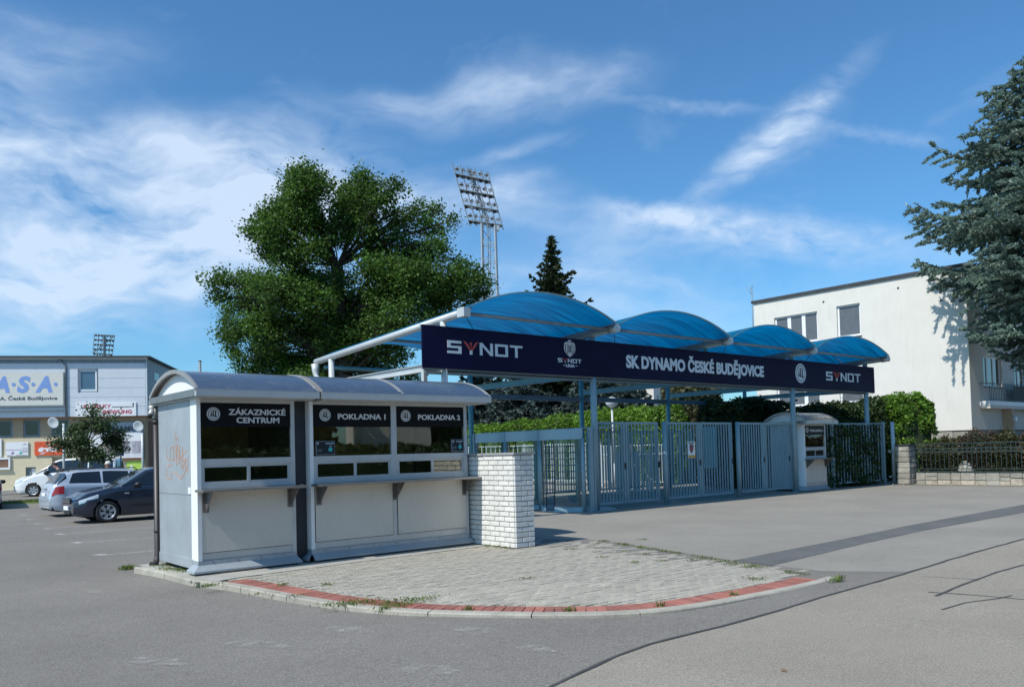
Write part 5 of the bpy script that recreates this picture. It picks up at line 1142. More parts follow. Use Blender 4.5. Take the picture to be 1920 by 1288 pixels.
def mast(name, px_top, py_top, px_r, py_r, px_bl, py_bl, px_br, py_br, dep, label, legs, rows_, fw, dark=False):
    """inclined floodlight head on a lattice shaft; corners of the head given at their distance"""
    m = M['greybeam'] if dark else M['maststeel']
    TL, TR, BL, BR = at(px_top, py_top, dep), at(px_r, py_r, dep), at(px_bl, py_bl, dep+2), at(px_br, py_br, dep+2)
    base = (BL+BR)/2; base.z = 0; MR = empty(name, base, 0, label, 'floodlight mast', 'stadium floodlight masts'); off = base
    pr = lambda n, fn, mm=m: part(n, mm, MR, fn, off)
    side = (BR-BL).normalized(); back = Vector((0, 0, 1)).cross(side).normalized()
    if back.dot(Fv) < 0: back = -back
    t = .16
    sc_ = (BR-BL).length/7.
    for q in (0, .22, .42, .62, .82, 1.):
        pr('head_upright', lambda b: b.bar(TL.lerp(TR, q), BL.lerp(BR, q), .15*sc_, .15*sc_))
    for r in range(rows_):
        q = (r+.6)/rows_ if not dark else r/(rows_-1); A, B = TL.lerp(BL, q), TR.lerp(BR, q)
        pl = [A-back*.2, B-back*.2, B+back*1.6*sc_, A+back*1.6*sc_]
        if not dark:
            pr('platform', lambda b: (b.quad(*pl), b.quad(*[p-Vector((0, 0, .14)) for p in pl]), b.quad(pl[0], pl[1], pl[1]-Vector((0, 0, .14)), pl[0]-Vector((0, 0, .14)))), M['greybeam'])
            for hz in (.55, 1.05): pr('handrail', lambda b: b.bar(A-back*.2+Vector((0, 0, hz*sc_)), B-back*.2+Vector((0, 0, hz*sc_)), .07, .07))
            for k in range(9): pr('handrail_post', lambda b: b.bar((A-back*.2).lerp(B-back*.2, k/8), (A-back*.2).lerp(B-back*.2, k/8)+Vector((0, 0, 1.05*sc_)), .06, .06))
        nl = 6 if not dark else 7
        for k in range(nl):
            c = A.lerp(B, (k+.5)/nl)+(Vector((0, 0, 1.25*sc_)) if not dark else Vector((0, 0, 0)))
            for dz in ((0, -1.35*sc_) if not dark else (0,)):
                if not dark and (dz < 0 and k in (3,)): continue
                e = c+Vector((0, 0, dz)); ff = (back*.8-Vector((0, 0, .45))-side*.3).normalized()
                pr('floodlight', lambda b: (b.tube([e, e+ff*.35*sc_, e+ff*.6*sc_], [.20*sc_, .38*sc_, .42*sc_], 8)), M['black'] if rnd.random() < .8 or dark else M['lampglass'])
    # lattice shaft
    wd = legs/2
    if not dark:
        top_z = base.z+BL.lerp(BR, .5).z; cen_ = BL.lerp(BR, .56); c4 = [(-wd, -wd), (wd, -wd), (wd, wd), (-wd, wd)]
        V_ = lambda i, z: Vector((cen_.x, cen_.y, z))+side*c4[i % 4][0]*(1+.25*(1-z/top_z))+back*c4[i % 4][1]*(1+.25*(1-z/top_z))
        for i in range(4): pr('leg', lambda b: b.bar(V_(i, 0), V_(i, top_z+.3), .28, .28))
        nb = 14; rowsz = [top_z*k/nb for k in range(nb+1)]
        for i in range(4):
            for k in range(nb):
                pr('brace', lambda b: b.bar(V_(i, rowsz[k]), V_(i+1, rowsz[k+1]) if k % 2 == 0 else V_(i+1, rowsz[k]) , .10, .10)) if False else None
        pr('lattice', lambda b: [(b.bar(V_(i, rowsz[k]), V_(i+1, rowsz[k]), .12, .12), b.bar(V_(i, rowsz[k]) if k % 2 else V_(i+1, rowsz[k]), V_(i+1, rowsz[k+1]) if k % 2 else V_(i, rowsz[k+1]), .10, .10)) for i in range(4) for k in range(nb)])
        pr('ladder', lambda b: (b.bar(V_(0, 0)+side*wd*.9, V_(0, top_z)+side*wd*.9, .10, .10), b.bar(V_(0, 0)+side*wd*1.2, V_(0, top_z)+side*wd*1.2, .08, .08)), M['greybeam'])
        pr('spine', lambda b: b.bar(TL.lerp(TR, .5)+back*.6, cen_.xyz, .35, .35))
        pr('spine_tie', lambda b: [b.bar((TL.lerp(TR, .5)+back*.6).lerp(cen_, k/10), TL.lerp(TR, .3+.4*(k % 2)).lerp(BL.lerp(BR, .3+.4*(k % 2)), (k+1)/10), .09, .09) for k in range(10)])
        pr('junction_box', lambda b: b.bar(BR-side*1.2+Vector((0, 0, .3)), BR-side*.6+Vector((0, 0, .3)), .7, 1.0))
    else:
        cen_ = BL.lerp(BR, .5); pr('leg', lambda b: (b.bar((cen_.x, cen_.y, 0), TL.lerp(TR, .5), .5, .5), b.bar(Vector((cen_.x, cen_.y, 0))+side*2, BL.lerp(BR, .8), .3, .3), b.bar(Vector((cen_.x, cen_.y, 0))-side*2, BL.lerp(BR, .2), .3, .3)))
        pr('brace', lambda b: (b.bar(BL, TR, .2, .2), [b.bar(TL.lerp(BL, k/4), TR.lerp(BR, k/4), .16, .16) for k in range(5)]))
mast('floodlight_mast', 848, 307, 914, 322, 881, 424, 944, 432, 120, 'tall pale lattice floodlight mast rising behind the oak', 2.0, 4, 7)
mast('floodlight_mast', 177, 627, 215, 629, 174, 662, 211, 664, 190, 'small distant floodlight head above the roof at the left', 2.4, 5, 7, dark=True)
# ================================================================== VEHICLES
def interp(tab, x):
    if x <= tab[0][0]: return tab[0][1]
    for (a, b_), (c, d) in zip(tab, tab[1:]):
        if x <= c: t = (x-a)/(c-a); return b_+(d-b_)*t
    return tab[-1][1]
def car(loc, rz, label, paint, L, Wd, top, belt, wheels, wr, sidewin, front, rear, lights, grp, name='parked_car', trim=(), van=False, group=None):
    R = empty(name, loc, rz, label, 'van' if van else 'car', group)
    hw = Wd/2
    def wx_(x):                                     # plan taper at the ends
        e0 = min(1, max(0, x/.55)); e1 = min(1, max(0, (L-x)/.45))
        return hw*(1-.20*(1-e0)**2.2)*(1-.14*(1-e1)**2.2)
    def S(x, v, side=1, off=0.):                     # v 0..1: sill to roof centre line
        tp = interp(top, x); bl = min(interp(belt, x), tp-.015); w = wx_(x)
        sill = .20+.10*(1-min(1, x/.3))+.08*(1-min(1, (L-x)/.3)); cab = max(0, tp-bl)
        pts = [(w*.93, sill), (w*.985, sill+.12), (w, .62 if bl > .7 else bl*.75), (w*.985, bl-.03), (w*.965, bl)]
        if cab > .06:
            wr_ = w*(1-.30*min(1, cab/.55)*(.55 if van else 1)); k = min(1, cab/.5)
            pts += [(w*.965+(wr_-w*.965)*.5, bl+cab*.47), (wr_, tp-.07*k), (wr_*.86, tp-.018*k), (wr_*.5, tp), (0, tp)]
        else:
            pts += [(w*.93, bl+cab*.4), (w*.86, tp-.01), (w*.65, tp), (w*.35, tp+.008), (0, tp+.012)]
        n = len(pts)-1; f = v*n; i = min(n-1, int(f)); t = f-i; p, q = pts[i], pts[i+1]
        y, z = p[0]+(q[0]-p[0])*t, p[1]+(q[1]-p[1])*t
        if off:
            dy, dz = q[1]-p[1], -(q[0]-p[0]); l = sqrt(dy*dy+dz*dz) or 1; y += dy/l*off; z += dz/l*off
        return (x, side*y, z)
    NV = 36; st = .045; nx = int(L/st); xs = [L*k/nx for k in range(nx+1)]
    b = MB(); rows = [[S(x, v/NV, 1) for v in range(NV+1)]+[S(x, v/NV, -1) for v in range(NV-1, -1, -1)] for x in xs]
    ar = wr+.055
    def snap(p):
        for wx0 in wheels:
            if abs(p[1]) > hw*.5:
                dx, dz = p[0]-wx0, p[2]-wr; d_ = math.hypot(dx, dz)
                if 0 < abs(d_-ar) < .034: return (wx0+dx/d_*ar, p[1], wr+dz/d_*ar)
        return p
    rows = [[snap(p) for p in r] for r in rows]
    b.grid(rows)
    b.quad(*rows[0]); b.quad(*rows[-1][::-1])
    keepf, keeps = [], []
    for f, s_ in zip(b.f, b.sm):
        c = [sum(b.v[i][k] for i in f)/len(f) for k in range(3)]
        if len(f) == 4 and any((c[0]-wx0)**2+(c[2]-wr)**2 < ar*ar and abs(c[1]) > hw*.55 and c[2] < ar+wr for wx0 in wheels): continue
        keepf.append(f); keeps.append(s_)
    b.f, b.sm = keepf, keeps
    body = b.build('body', paint, R)
    # dark glasshouse interior and underside
    part('underbody', M['black'], R, lambda b: b.box(.25, L-.25, -hw*.80, hw*.80, .17, .5))
    for wx0 in wheels:
        for s_ in (-1, 1):
            part('wheel_arch', M['black'], R, lambda b: b.grid([[(wx0+ar*cos(a), s_*y, wr+ar*sin(a)) for a in [pi*k/14-.25*(1-2*k/14) for k in range(15)]] for y in (hw*.965, hw*.55)]+[]) or b.prism([(wx0+ar*cos(a), wr+ar*sin(a)) for a in [2*pi*k/20 for k in range(20)]], lambda u, v, w: (u, s_*(hw*.55-w), v), .01))
            wh = part('wheel', M['tyre'], R, lambda b: b.grid([[(wx0+r*cos(a), s_*y, wr+r*sin(a)) for a in [2*pi*k/28 for k in range(28)]] for r, y in ((wr*.55, hw-.20), (wr*.97, hw-.20), (wr, hw-.17), (wr, hw-.04), (wr*.96, hw-.012), (wr*.70, hw-.010), (wr*.66, hw-.03))], close=True))
            part('rim', M['rim'], wh, lambda b: (b.grid([[(wx0+r*cos(a), s_*y, wr+r*sin(a)) for a in [2*pi*k/28 for k in range(28)]] for r, y in ((wr*.68, hw-.012), (wr*.60, hw-.016), (wr*.60, hw-.05))], close=True),
                [b.prism([(wx0+wr*.12*cos(a-1.2), wr+wr*.12*sin(a-1.2)), (wx0+wr*.63*cos(a-.24), wr+wr*.63*sin(a-.24)), (wx0+wr*.63*cos(a+.24), wr+wr*.63*sin(a+.24)), (wx0+wr*.12*cos(a+1.2), wr+wr*.12*sin(a+1.2))], lambda u, v, w: (u, s_*(hw-.04+w), v), .02) for a in [2*pi*k/6+.3 for k in range(6)]]))
            part('hub_back', M['black'], wh, lambda b: b.prism([(wx0+wr*.62*cos(a), wr+wr*.62*sin(a)) for a in [2*pi*k/20 for k in range(20)]], lambda u, v, w: (u, s_*(hw-.06+w*1), v), .005))
    def patch(nm, m, x0, x1, v0, v1, side, off=.006, nu=10, nv=8, xf=None, par=R):
        rows = []
        for i in range(nv+1):
            v = v0+(v1-v0)*i/nv; a, c = (x0, x1) if xf is None else xf(i/nv); rows.append([S(a+(c-a)*k/nu, v, side, off) for k in range(nu+1)])
        return MB().grid(rows).build(nm, m, par)
    nseg = 9.
    for s_ in (-1, 1):
        for (xa0, xb0, xa1, xb1) in sidewin:          # bottom x range, top x range
            patch('side_window', M['carglass'], 0, 0, 4.12/nseg, 5.92/nseg, s_, xf=lambda t: (xa0+(xa1-xa0)*t, xb0+(xb1-xb0)*t))
    for (nm, xa, xb, vlo) in (('windscreen',)+front, ('rear_window',)+rear):
        rows = []
        for k in range(11):
            x = xa+(xb-xa)*k/10; rows.append([S(x, v, 1, .006) for v in [vlo/nseg+(1-vlo/nseg)*j/8 for j in range(9)]]+[S(x, v, -1, .006) for v in [1-(1-vlo/nseg)*j/8 for j in range(1, 9)]])
        MB().grid(rows).build(nm, M['carglass'], R)
    for (nm, m, x0, x1, v0, v1) in lights:
        for s_ in (-1, 1): patch(nm, M[m], x0, x1, v0/nseg, v1/nseg, s_, .010)
    return R, S, patch, hw
ga = -.09
# dark hatchback, nose towards -X
hx, hy = 4.92, 23.55
wc = on_z(186, 981, ga); hx = wc.x-.83+.22; hy = wc.y+.86
R, S, patch, hw = car((hx, hy, ga), 0, 'dark grey hatchback with star shaped wheel covers parked next to the kiosk', M['paint_dark'], 4.02, 1.73,
    [(0, .60), (.05, .70), (.35, .86), (.8, .955), (1.12, 1.0), (1.28, 1.06), (1.95, 1.44), (2.15, 1.50), (2.5, 1.53), (3.2, 1.50), (3.6, 1.42), (3.88, 1.10), (3.98, .95), (4.02, .62)],
    [(0, .60), (1.1, .96), (2.2, 1.0), (3.2, 1.04), (3.9, 1.0), (4.02, .6)], (.83, 3.42), .31,
    [(1.52, 2.36, 1.98, 2.34), (2.44, 3.18, 2.44, 3.1)], (1.24, 2.0, 5.1), (3.62, 3.9, 5.1),
    [('headlight', 'headlight', .12, .60, 2.55, 4.2), ('tail_light', 'taillight', 3.85, 4.0, 2.5, 4.3)], None, group='parked cars')
part('grille', M['black'], R, lambda b: b.box(-.03, .02, -.42, .42, .56, .70)); part('grille_bar', M['rim'], R, lambda b: (b.box(-.04, -.02, -.40, .40, .60, .612), b.box(-.04, -.02, -.40, .40, .65, .662)))
part('number_plate', M['signw'], R, lambda b: b.box(-.05, -.01, -.26, .26, .38, .49)); part('bumper_grille', M['black'], R, lambda b: b.box(-.02, .03, -.35, .35, .27, .36))
for s_ in (-1, 1):
    part('door_mirror', M['black'], R, lambda b: b.grid([[(1.62+r*cos(q)*.10, s_*(hw+.02+z), 1.04+r*sin(q)*.07) for q in [2*pi*k/12 for k in range(12)]] for r, z in ((.3, -.06), (.8, 0), (1, .06), (.9, .13), (.4, .16), (.02, .165))], close=True))
    part('side_moulding', M['black'], R, lambda b: b.box(1.45, 3.0, s_*(hw-.002), s_*(hw+.012), .42, .48))
    part('fog_lamp', M['black'], R, lambda b: b.tube([(.02, s_*.62, .36), (.10, s_*.62, .36)], .07, 12))
    part('door_handle', M['black'], R, lambda b: b.box(2.18, 2.36, s_*(hw-.02), s_*(hw+.02), .88, .91))
    part('side_indicator', M['headlight'], R, lambda b: b.box(1.28, 1.40, s_*(hw-.002), s_*(hw+.008), .79, .82))
    part('door_joint', M['black'], R, lambda b: (b.box(1.40, 1.408, s_*(hw-.01), s_*(hw+.0035), .30, .95), b.box(2.40, 2.408, s_*(hw-.01), s_*(hw+.0035), .30, .95)))
# silver estate car behind it, tail towards -X
wc = on_z(75, 957, ga+.25)
ex, ey = wc.x+4.62+.42, wc.y+.9
R, S, patch, hw = car((ex, ey, ga), pi, 'silver blue estate car with black roof rails behind the dark hatchback', M['paint_silver'], 4.77, 1.82,
    [(0, .60), (.05, .68), (.4, .82), (1.1, .95), (1.35, 1.02), (2.05, 1.40), (2.4, 1.475), (3.0, 1.50), (3.9, 1.47), (4.25, 1.41), (4.55, 1.08), (4.66, .98), (4.77, .62)],
    [(0, .6), (1.2, .95), (2.5, .98), (4.3, 1.04), (4.6, 1.0), (4.77, .6)], (.93, 3.66), .325,
    [(1.62, 2.36, 2.08, 2.36), (2.42, 3.22, 2.42, 3.20), (3.28, 4.22, 3.28, 4.08)], (1.3, 2.12, 5.1), (4.28, 4.58, 5.1),
    [('tail_light', 'taillight', 4.36, 4.70, 2.3, 2.95), ('headlight', 'headlight', .05, .5, 2.7, 4.5)], None, group='parked cars')
for s_ in (-1, 1):
    part('roof_rail', M['black'], R, lambda b: b.tube([(2.1, s_*.60, 1.42), (2.2, s_*.60, 1.50), (4.1, s_*.60, 1.51), (4.2, s_*.60, 1.43)], .018, 6))
    part('bumper', M['black'], R, lambda b: b.box(4.3, 4.7, s_*.2, s_*.80, .20, .34))
    #, M['headlight'], R, lambda b: b.tube([(4.56, s_*.835, .83), (4.60, s_*.845, .83)], .05, 10))
    for q, (xx, zz) in enumerate(((2.65, 1.27), (2.9, 1.29), (3.1, 1.26))): part('window_reflection_sticker', M['turq'], R, lambda b: b.box(xx, xx+.08, s_*.775, s_*.778, zz-.1, zz+.05)) if False else None
part('number_plate', M['signw'], R, lambda b: b.box(4.765, 4.785, -.26, .26, .66, .77)); part('boot_badge', M['rim'], R, lambda b: b.tube([(4.70, 0, .90), (4.74, 0, .90)], .05, 12))
# white van, nose towards the left
wc = on_z(62, 931, ga); vd = radians(-27.8)
vx = wc-Vector((cos(vd), sin(vd), 0))*.95+Vector((-sin(vd), cos(vd), 0))*.97
R, S, patch, hw = car((vx.x, vx.y, ga), vd, 'white passenger van parked before the cream wall of the office building', M['paint_white'], 5.05, 1.92,
    [(0, .66), (.04, .86), (.35, 1.02), (.9, 1.14), (1.05, 1.20), (1.85, 1.80), (2.15, 1.92), (2.8, 1.96), (4.6, 1.95), (4.9, 1.88), (5.0, 1.3), (5.05, .6)],
    [(0, .66), (1.0, 1.13), (2.0, 1.19), (4.9, 1.19), (5.05, .6)], (.95, 4.05), .335,
    [(1.40, 2.35, 1.96, 2.35), (2.45, 3.55, 2.45, 3.55), (3.62, 4.80, 3.62, 4.78)], (1.0, 1.92, 5.1), (4.92, 5.0, 5.1),
    [('headlight', 'headlight', .06, .42, 3.0, 4.6), ('tail_light', 'taillight', 4.9, 5.02, 2.6, 4.6)], None, van=True, group=None)
for s_ in (-1, 1):
    part('door_mirror', M['black'], R, lambda b: b.grid([[(1.62+r*cos(q)*.12, s_*(hw+.02+z), 1.22+r*sin(q)*.14) for q in [2*pi*k/12 for k in range(12)]] for r, z in ((.3, -.06), (.8, 0), (1, .06), (.9, .16), (.4, .2), (.02, .205))], close=True))
    part('bumper', M['greybeam'], R, lambda b: b.box(-.02, .34, s_*.1, s_*.80, .30, .58))
# silver car at the left border, heading away
wq = on_z(12, 953, ga)
R, S, patch, hw = car((wq.x-.80, wq.y+3.2, ga), -pi/2-radians(4), 'silver hatchback cut by the left border, seen from behind', M['paint_silver2'], 3.9, 1.72,
    [(0, .60), (.3, .84), (1.0, .98), (1.2, 1.05), (1.85, 1.42), (2.4, 1.50), (3.2, 1.46), (3.55, 1.38), (3.8, 1.02), (3.9, .6)],
    [(0, .6), (1.1, .95), (3.2, 1.03), (3.75, 1.0), (3.9, .6)], (.80, 3.2), .31,
    [(1.45, 2.25, 1.9, 2.25), (2.32, 3.1, 2.32, 3.0)], (1.18, 1.92, 5.1), (3.56, 3.82, 5.1),
    [('tail_light', 'taillight', 3.62, 3.87, 2.4, 3.9), ('headlight', 'headlight', .05, .5, 2.7, 4.5)], None, group='parked cars')
for s_ in (-1, 1):
    part('door_mirror', M['black'], R, lambda b: b.grid([[(1.62+r*cos(q)*.10, s_*(hw+.05+z), 1.02+r*sin(q)*.08) for q in [2*pi*k/12 for k in range(12)]] for r, z in ((.3, -.08), (.8, 0), (1, .08), (.9, .17), (.4, .21), (.02, .215))], close=True))

# ================================================================== PEOPLE behind the estate car
def person(loc, rz, label, joints, hair, top_m, leg_m, height=1.75):
    R = empty('person', loc, rz, label, 'person')
    me = bpy.data.meshes.new('body'); J_ = joints; names = list(J_)
    E_ = [('pelvis', 'spine'), ('spine', 'chest'), ('chest', 'neck'), ('neck', 'head'), ('head', 'crown'), ('pelvis', 'hipl'), ('hipl', 'kneel'), ('kneel', 'anklel'), ('anklel', 'toel'), ('pelvis', 'hipr'), ('hipr', 'kneer'), ('kneer', 'ankler'), ('ankler', 'toer'),
          ('chest', 'shl'), ('shl', 'ell'), ('ell', 'wrl'), ('wrl', 'handl'), ('chest', 'shr'), ('shr', 'elr'), ('elr', 'wrr'), ('wrr', 'handr')]
    rad = dict(pelvis=.15, spine=.13, chest=.16, neck=.055, head=.088, crown=.085, hipl=.10, hipr=.10, kneel=.062, kneer=.062, anklel=.042, ankler=.042, toel=.04, toer=.04, shl=.062, shr=.062, ell=.045, elr=.045, wrl=.03, wrr=.03, handl=.035, handr=.035)
    me.from_pydata([J_[n_] for n_ in names], [(names.index(a), names.index(b_)) for a, b_ in E_], [])
    o = bpy.data.objects.new('body', me); col.objects.link(o); o.parent = R
    sk = o.modifiers.new('skin', 'SKIN'); su = o.modifiers.new('sub', 'SUBSURF'); su.levels = 1; su.render_levels = 2
    for i, n_ in enumerate(names):
        v = me.skin_vertices[0].data[i]; r = rad[n_]; v.radius = (r, r*.8); v.use_root = (n_ == 'pelvis')
    dg = bpy.context.evaluated_depsgraph_get(); m2 = bpy.data.meshes.new_from_object(o.evaluated_get(dg)); o.modifiers.clear(); o.data = m2
    m2.materials.clear(); m2.materials.append(M['skin']); m2.materials.append(M[top_m]); m2.materials.append(M[leg_m])
    pz = J_['pelvis'][2]; nk = Vector(J_['neck'])
    ch = Vector(J_['chest']); pv = Vector(J_['pelvis']); ax = (nk-pv).normalized()
    for p in m2.polygons:
        c = p.center; p.use_smooth = True; t = (c-pv).dot(ax)
        dh = min((c-Vector(J_[h])).length for h in ('handl', 'handr'))
        if c.z < pz-.04 and t < .05: p.material_index = 2
        elif t < (nk-pv).length-.03 and dh > .14: p.material_index = 1
    hd = Vector(J_['head']); cr_ = Vector(J_['crown'])
    b = MB(); c0 = hd.lerp(cr_, .75)-Vector((0, -.02, 0))
    b.grid([[tuple(c0+Vector((.105*cos(u)*cos(v), .115*sin(u)*cos(v)+.015, .10*sin(v)))) for u in [2*pi*k/16 for k in range(16)]] for v in [(-.25+1.8*j/7) for j in range(8)]], close=True)
    b.build('hair', M[hair], R)
    def blob(nm, c, r, m): MB().grid([[tuple(Vector(c)+Vector((r[0]*cos(u)*cos(v), r[1]*sin(u)*cos(v), r[2]*sin(v)))) for u in [2*pi*k/8 for k in range(8)]] for v in [-pi/2+pi*j/6 for j in range(7)]], close=True).build(nm, M[m], R)
    f = hd+Vector((0, -.085, .01)); blob('nose', f+Vector((0, -.01, 0)), (.014, .02, .02), 'skin')
    for s_ in (-1, 1): blob('eye', f+Vector((s_*.032, .0, .03)), (.013, .01, .01), 'black'); blob('ear', hd+Vector((s_*.085, 0, .01)), (.012, .02, .03), 'skin')
    blob('mouth', f+Vector((0, 0, -.04)), (.025, .008, .006), 'taillight')
    return R
st_ = dict(pelvis=(0, 0, .95), spine=(0, 0, 1.12), chest=(0, 0, 1.32), neck=(0, 0, 1.47), head=(0, -.02, 1.58), crown=(0, -.01, 1.67), hipl=(.09, 0, .90), kneel=(.10, -.02, .50), anklel=(.10, 0, .08), toel=(.11, -.15, .04), hipr=(-.09, 0, .90), kneer=(-.10, -.02, .50), ankler=(-.10, 0, .08), toer=(-.11, -.15, .04),
           shl=(.19, 0, 1.40), ell=(.24, .02, 1.12), wrl=(.24, -.08, .88), handl=(.24, -.12, .78), shr=(-.19, 0, 1.40), elr=(-.24, .02, 1.12), wrr=(-.24, -.08, .88), handr=(-.24, -.12, .78))
p2 = at(202, 882, 31.5); person((p2.x, p2.y, ga), radians(-150), 'white haired person standing behind the silver estate car, only the head showing', st_, 'hairwhite', 'cloth_white', 'cloth_dark')
lean = dict(st_); lean.update(spine=(-.06, 0, 1.16), chest=(-.22, 0, 1.36), neck=(-.36, 0, 1.50), head=(-.46, -.01, 1.58), crown=(-.50, -.01, 1.67), shl=(-.16, -.16, 1.42), ell=(-.34, -.26, 1.2), wrl=(-.52, -.24, 1.12), handl=(-.62, -.22, 1.12), shr=(-.22, .18, 1.42), elr=(-.40, .26, 1.2), wrr=(-.58, .22, 1.12), handr=(-.66, .2, 1.12))
lean = {k: (v[0], v[1], v[2]+.0) for k, v in lean.items()}
p1 = at(126, 880, 31); person((p1.x, p1.y, ga), radians(-40), 'man in a dark jacket leaning forward behind the silver estate car', lean, 'hairdark', 'cloth_dark', 'cloth_dark')

# ================================================================== SMALL THINGS ON THE GROUND
g_ = on_z(50, 950, ga)
def verge(b):
    b.box(0, 7.5, 0, 2.2, -.12, .06)
VR = empty('grass_verge', (on_z(-30, 954, ga).x, on_z(-30, 954, ga).y, ga+.12-.02), radians(-30)); tag(VR, kind='structure')
part('lawn_bed', M['lawn'], VR, verge); part('verge_kerb', M['kerb'], VR, lambda b: b.box(-.15, 7.65, -.14, -.004, -.12, .05))
bpy.data.objects['grass_verge']
# ================================================================== VEGETATION
rng = np.random.default_rng(11)
def leaves(P, size, aspect=.55, up=.3, seed=0, jit=.55):
    """P (n,3) leaf centres -> quads (rhombi) with random orientation"""
    n = len(P); r = rng
    nrm = r.normal(size=(n, 3)); nrm[:, 2] = np.abs(nrm[:, 2])+up; nrm /= np.linalg.norm(nrm, axis=1)[:, None]
    a = r.normal(size=(n, 3)); a -= nrm*(a*nrm).sum(1)[:, None]; a /= np.linalg.norm(a, axis=1)[:, None]; b = np.cross(nrm, a)
    L = (size*(1+jit*r.uniform(-1, 1, n)))[:, None]; Wd = L*aspect
    V = np.stack([P-a*L*.5, P-a*L*.02+b*Wd*.5+nrm*L*.08, P+a*L*.5, P-a*L*.02-b*Wd*.5+nrm*L*.08], 1)
    return V.reshape(-1, 3)
def limb(b, p0, p1, r0, r1, bend=.12, n=5, sides=7, drop=0.):
    p0 = np.array(p0, float); p1 = np.array(p1, float); L = np.linalg.norm(p1-p0); pts = []; off = rng.normal(size=3)*L*bend
    for k in range(n+1):
        t = k/n; q = p0+(p1-p0)*t+off*sin(pi*t)*.6+np.array([0, 0, 1])*L*.10*sin(pi*t); pts.append(Vector(q)+(Vector(rng.normal(size=3))*L*.012 if 0 < k < n else Vector((0, 0, 0))))
    b.tube(pts, [r0+(r1-r0)*k/n for k in range(n+1)], sides, False); return pts
def broadleaf(name, base, lobes, dep, leaf_n, leaf_size, clump, label, m, trunk_r, fork_px, group=None, depth_spread=1.0, barkm='bark', fork_dep=None, twig=True, py_shift=0, q0=.98, q1=1.02):
    """crown made of twig clumps; every lobe hangs on a limb of its own"""
    base = Vector(base); T_ = empty(name, base, 0, label, 'tree', group)
    b = MB(); forks = [np.array(at(px, py, fork_dep or dep))-np.array(base) for px, py in fork_px]
    prev = np.zeros(3); rr = trunk_r
    for k, f in enumerate(forks):
        limb(b, prev, f, rr, rr*.80, .03, 4, 10); prev = f; rr *= .80
    tw = MB(); P = []
    tot_w = sum(l[2]*l[3] for l in lobes)
    for (px, py, rx, ry, *dens) in lobes:
        py = py+py_shift
        dd = dens[0] if dens else 1.
        c = np.array(at(px, py, dep))-np.array(base); sx, sy = rx/FPX*dep, ry/FPX*dep
        dz = rng.uniform(-1, 1)*min(5.5, 1.2+sx*1.3)*depth_spread; c = c+np.array(Fv)*dz
        fi = min(range(len(forks)), key=lambda i: np.linalg.norm(forks[i]-c)+(3 if forks[i][2] > c[2]-.5 else 0))
        st = forks[fi]; LL = np.linalg.norm(c-st)
        pts = limb(b, st, c*.97+st*.03, min(trunk_r*.20, .014*LL+.025), .025, .10, 6, 6)
        q_ = q0 if py < 500 else q1; sx *= q_; sy *= q_
        nc = max(3, int(leaf_n*dd*rx*ry/tot_w/clump))
        for _ in range(nc):
            d = rng.normal(size=3); d /= np.linalg.norm(d); d *= rng.uniform(.15, 1.0)**.5*(1.35 if rng.random() < .18 else 1)
            q = c+np.array(Rv)*d[0]*sx*1.05+np.array([0, 0, 1])*d[2]*sy*1.05+np.array(Fv)*d[1]*(sx+sy)*.6*depth_spread
            if twig and rng.random() < .55:
                s0 = np.array(pts[rng.integers(3, len(pts))]); tw.tube([tuple(s0), tuple((s0+q)/2+rng.normal(size=3)*.06), tuple(q)], [.018, .012, .006], 4, False)
            k = int(clump*rng.uniform(.6, 1.4)); sp = leaf_size*1.55*rng.uniform(.7, 1.4)
            P.append(q+rng.normal(size=(k, 3))*np.array([sp, sp, sp*.75]))
    b.build('trunk', M[barkm], T_, fix=False); tw.build('twigs', M[barkm], T_, fix=False)
    V = leaves(np.concatenate(P), leaf_size, .62); npmesh('crown', V, 4, M[m], T_); return T_
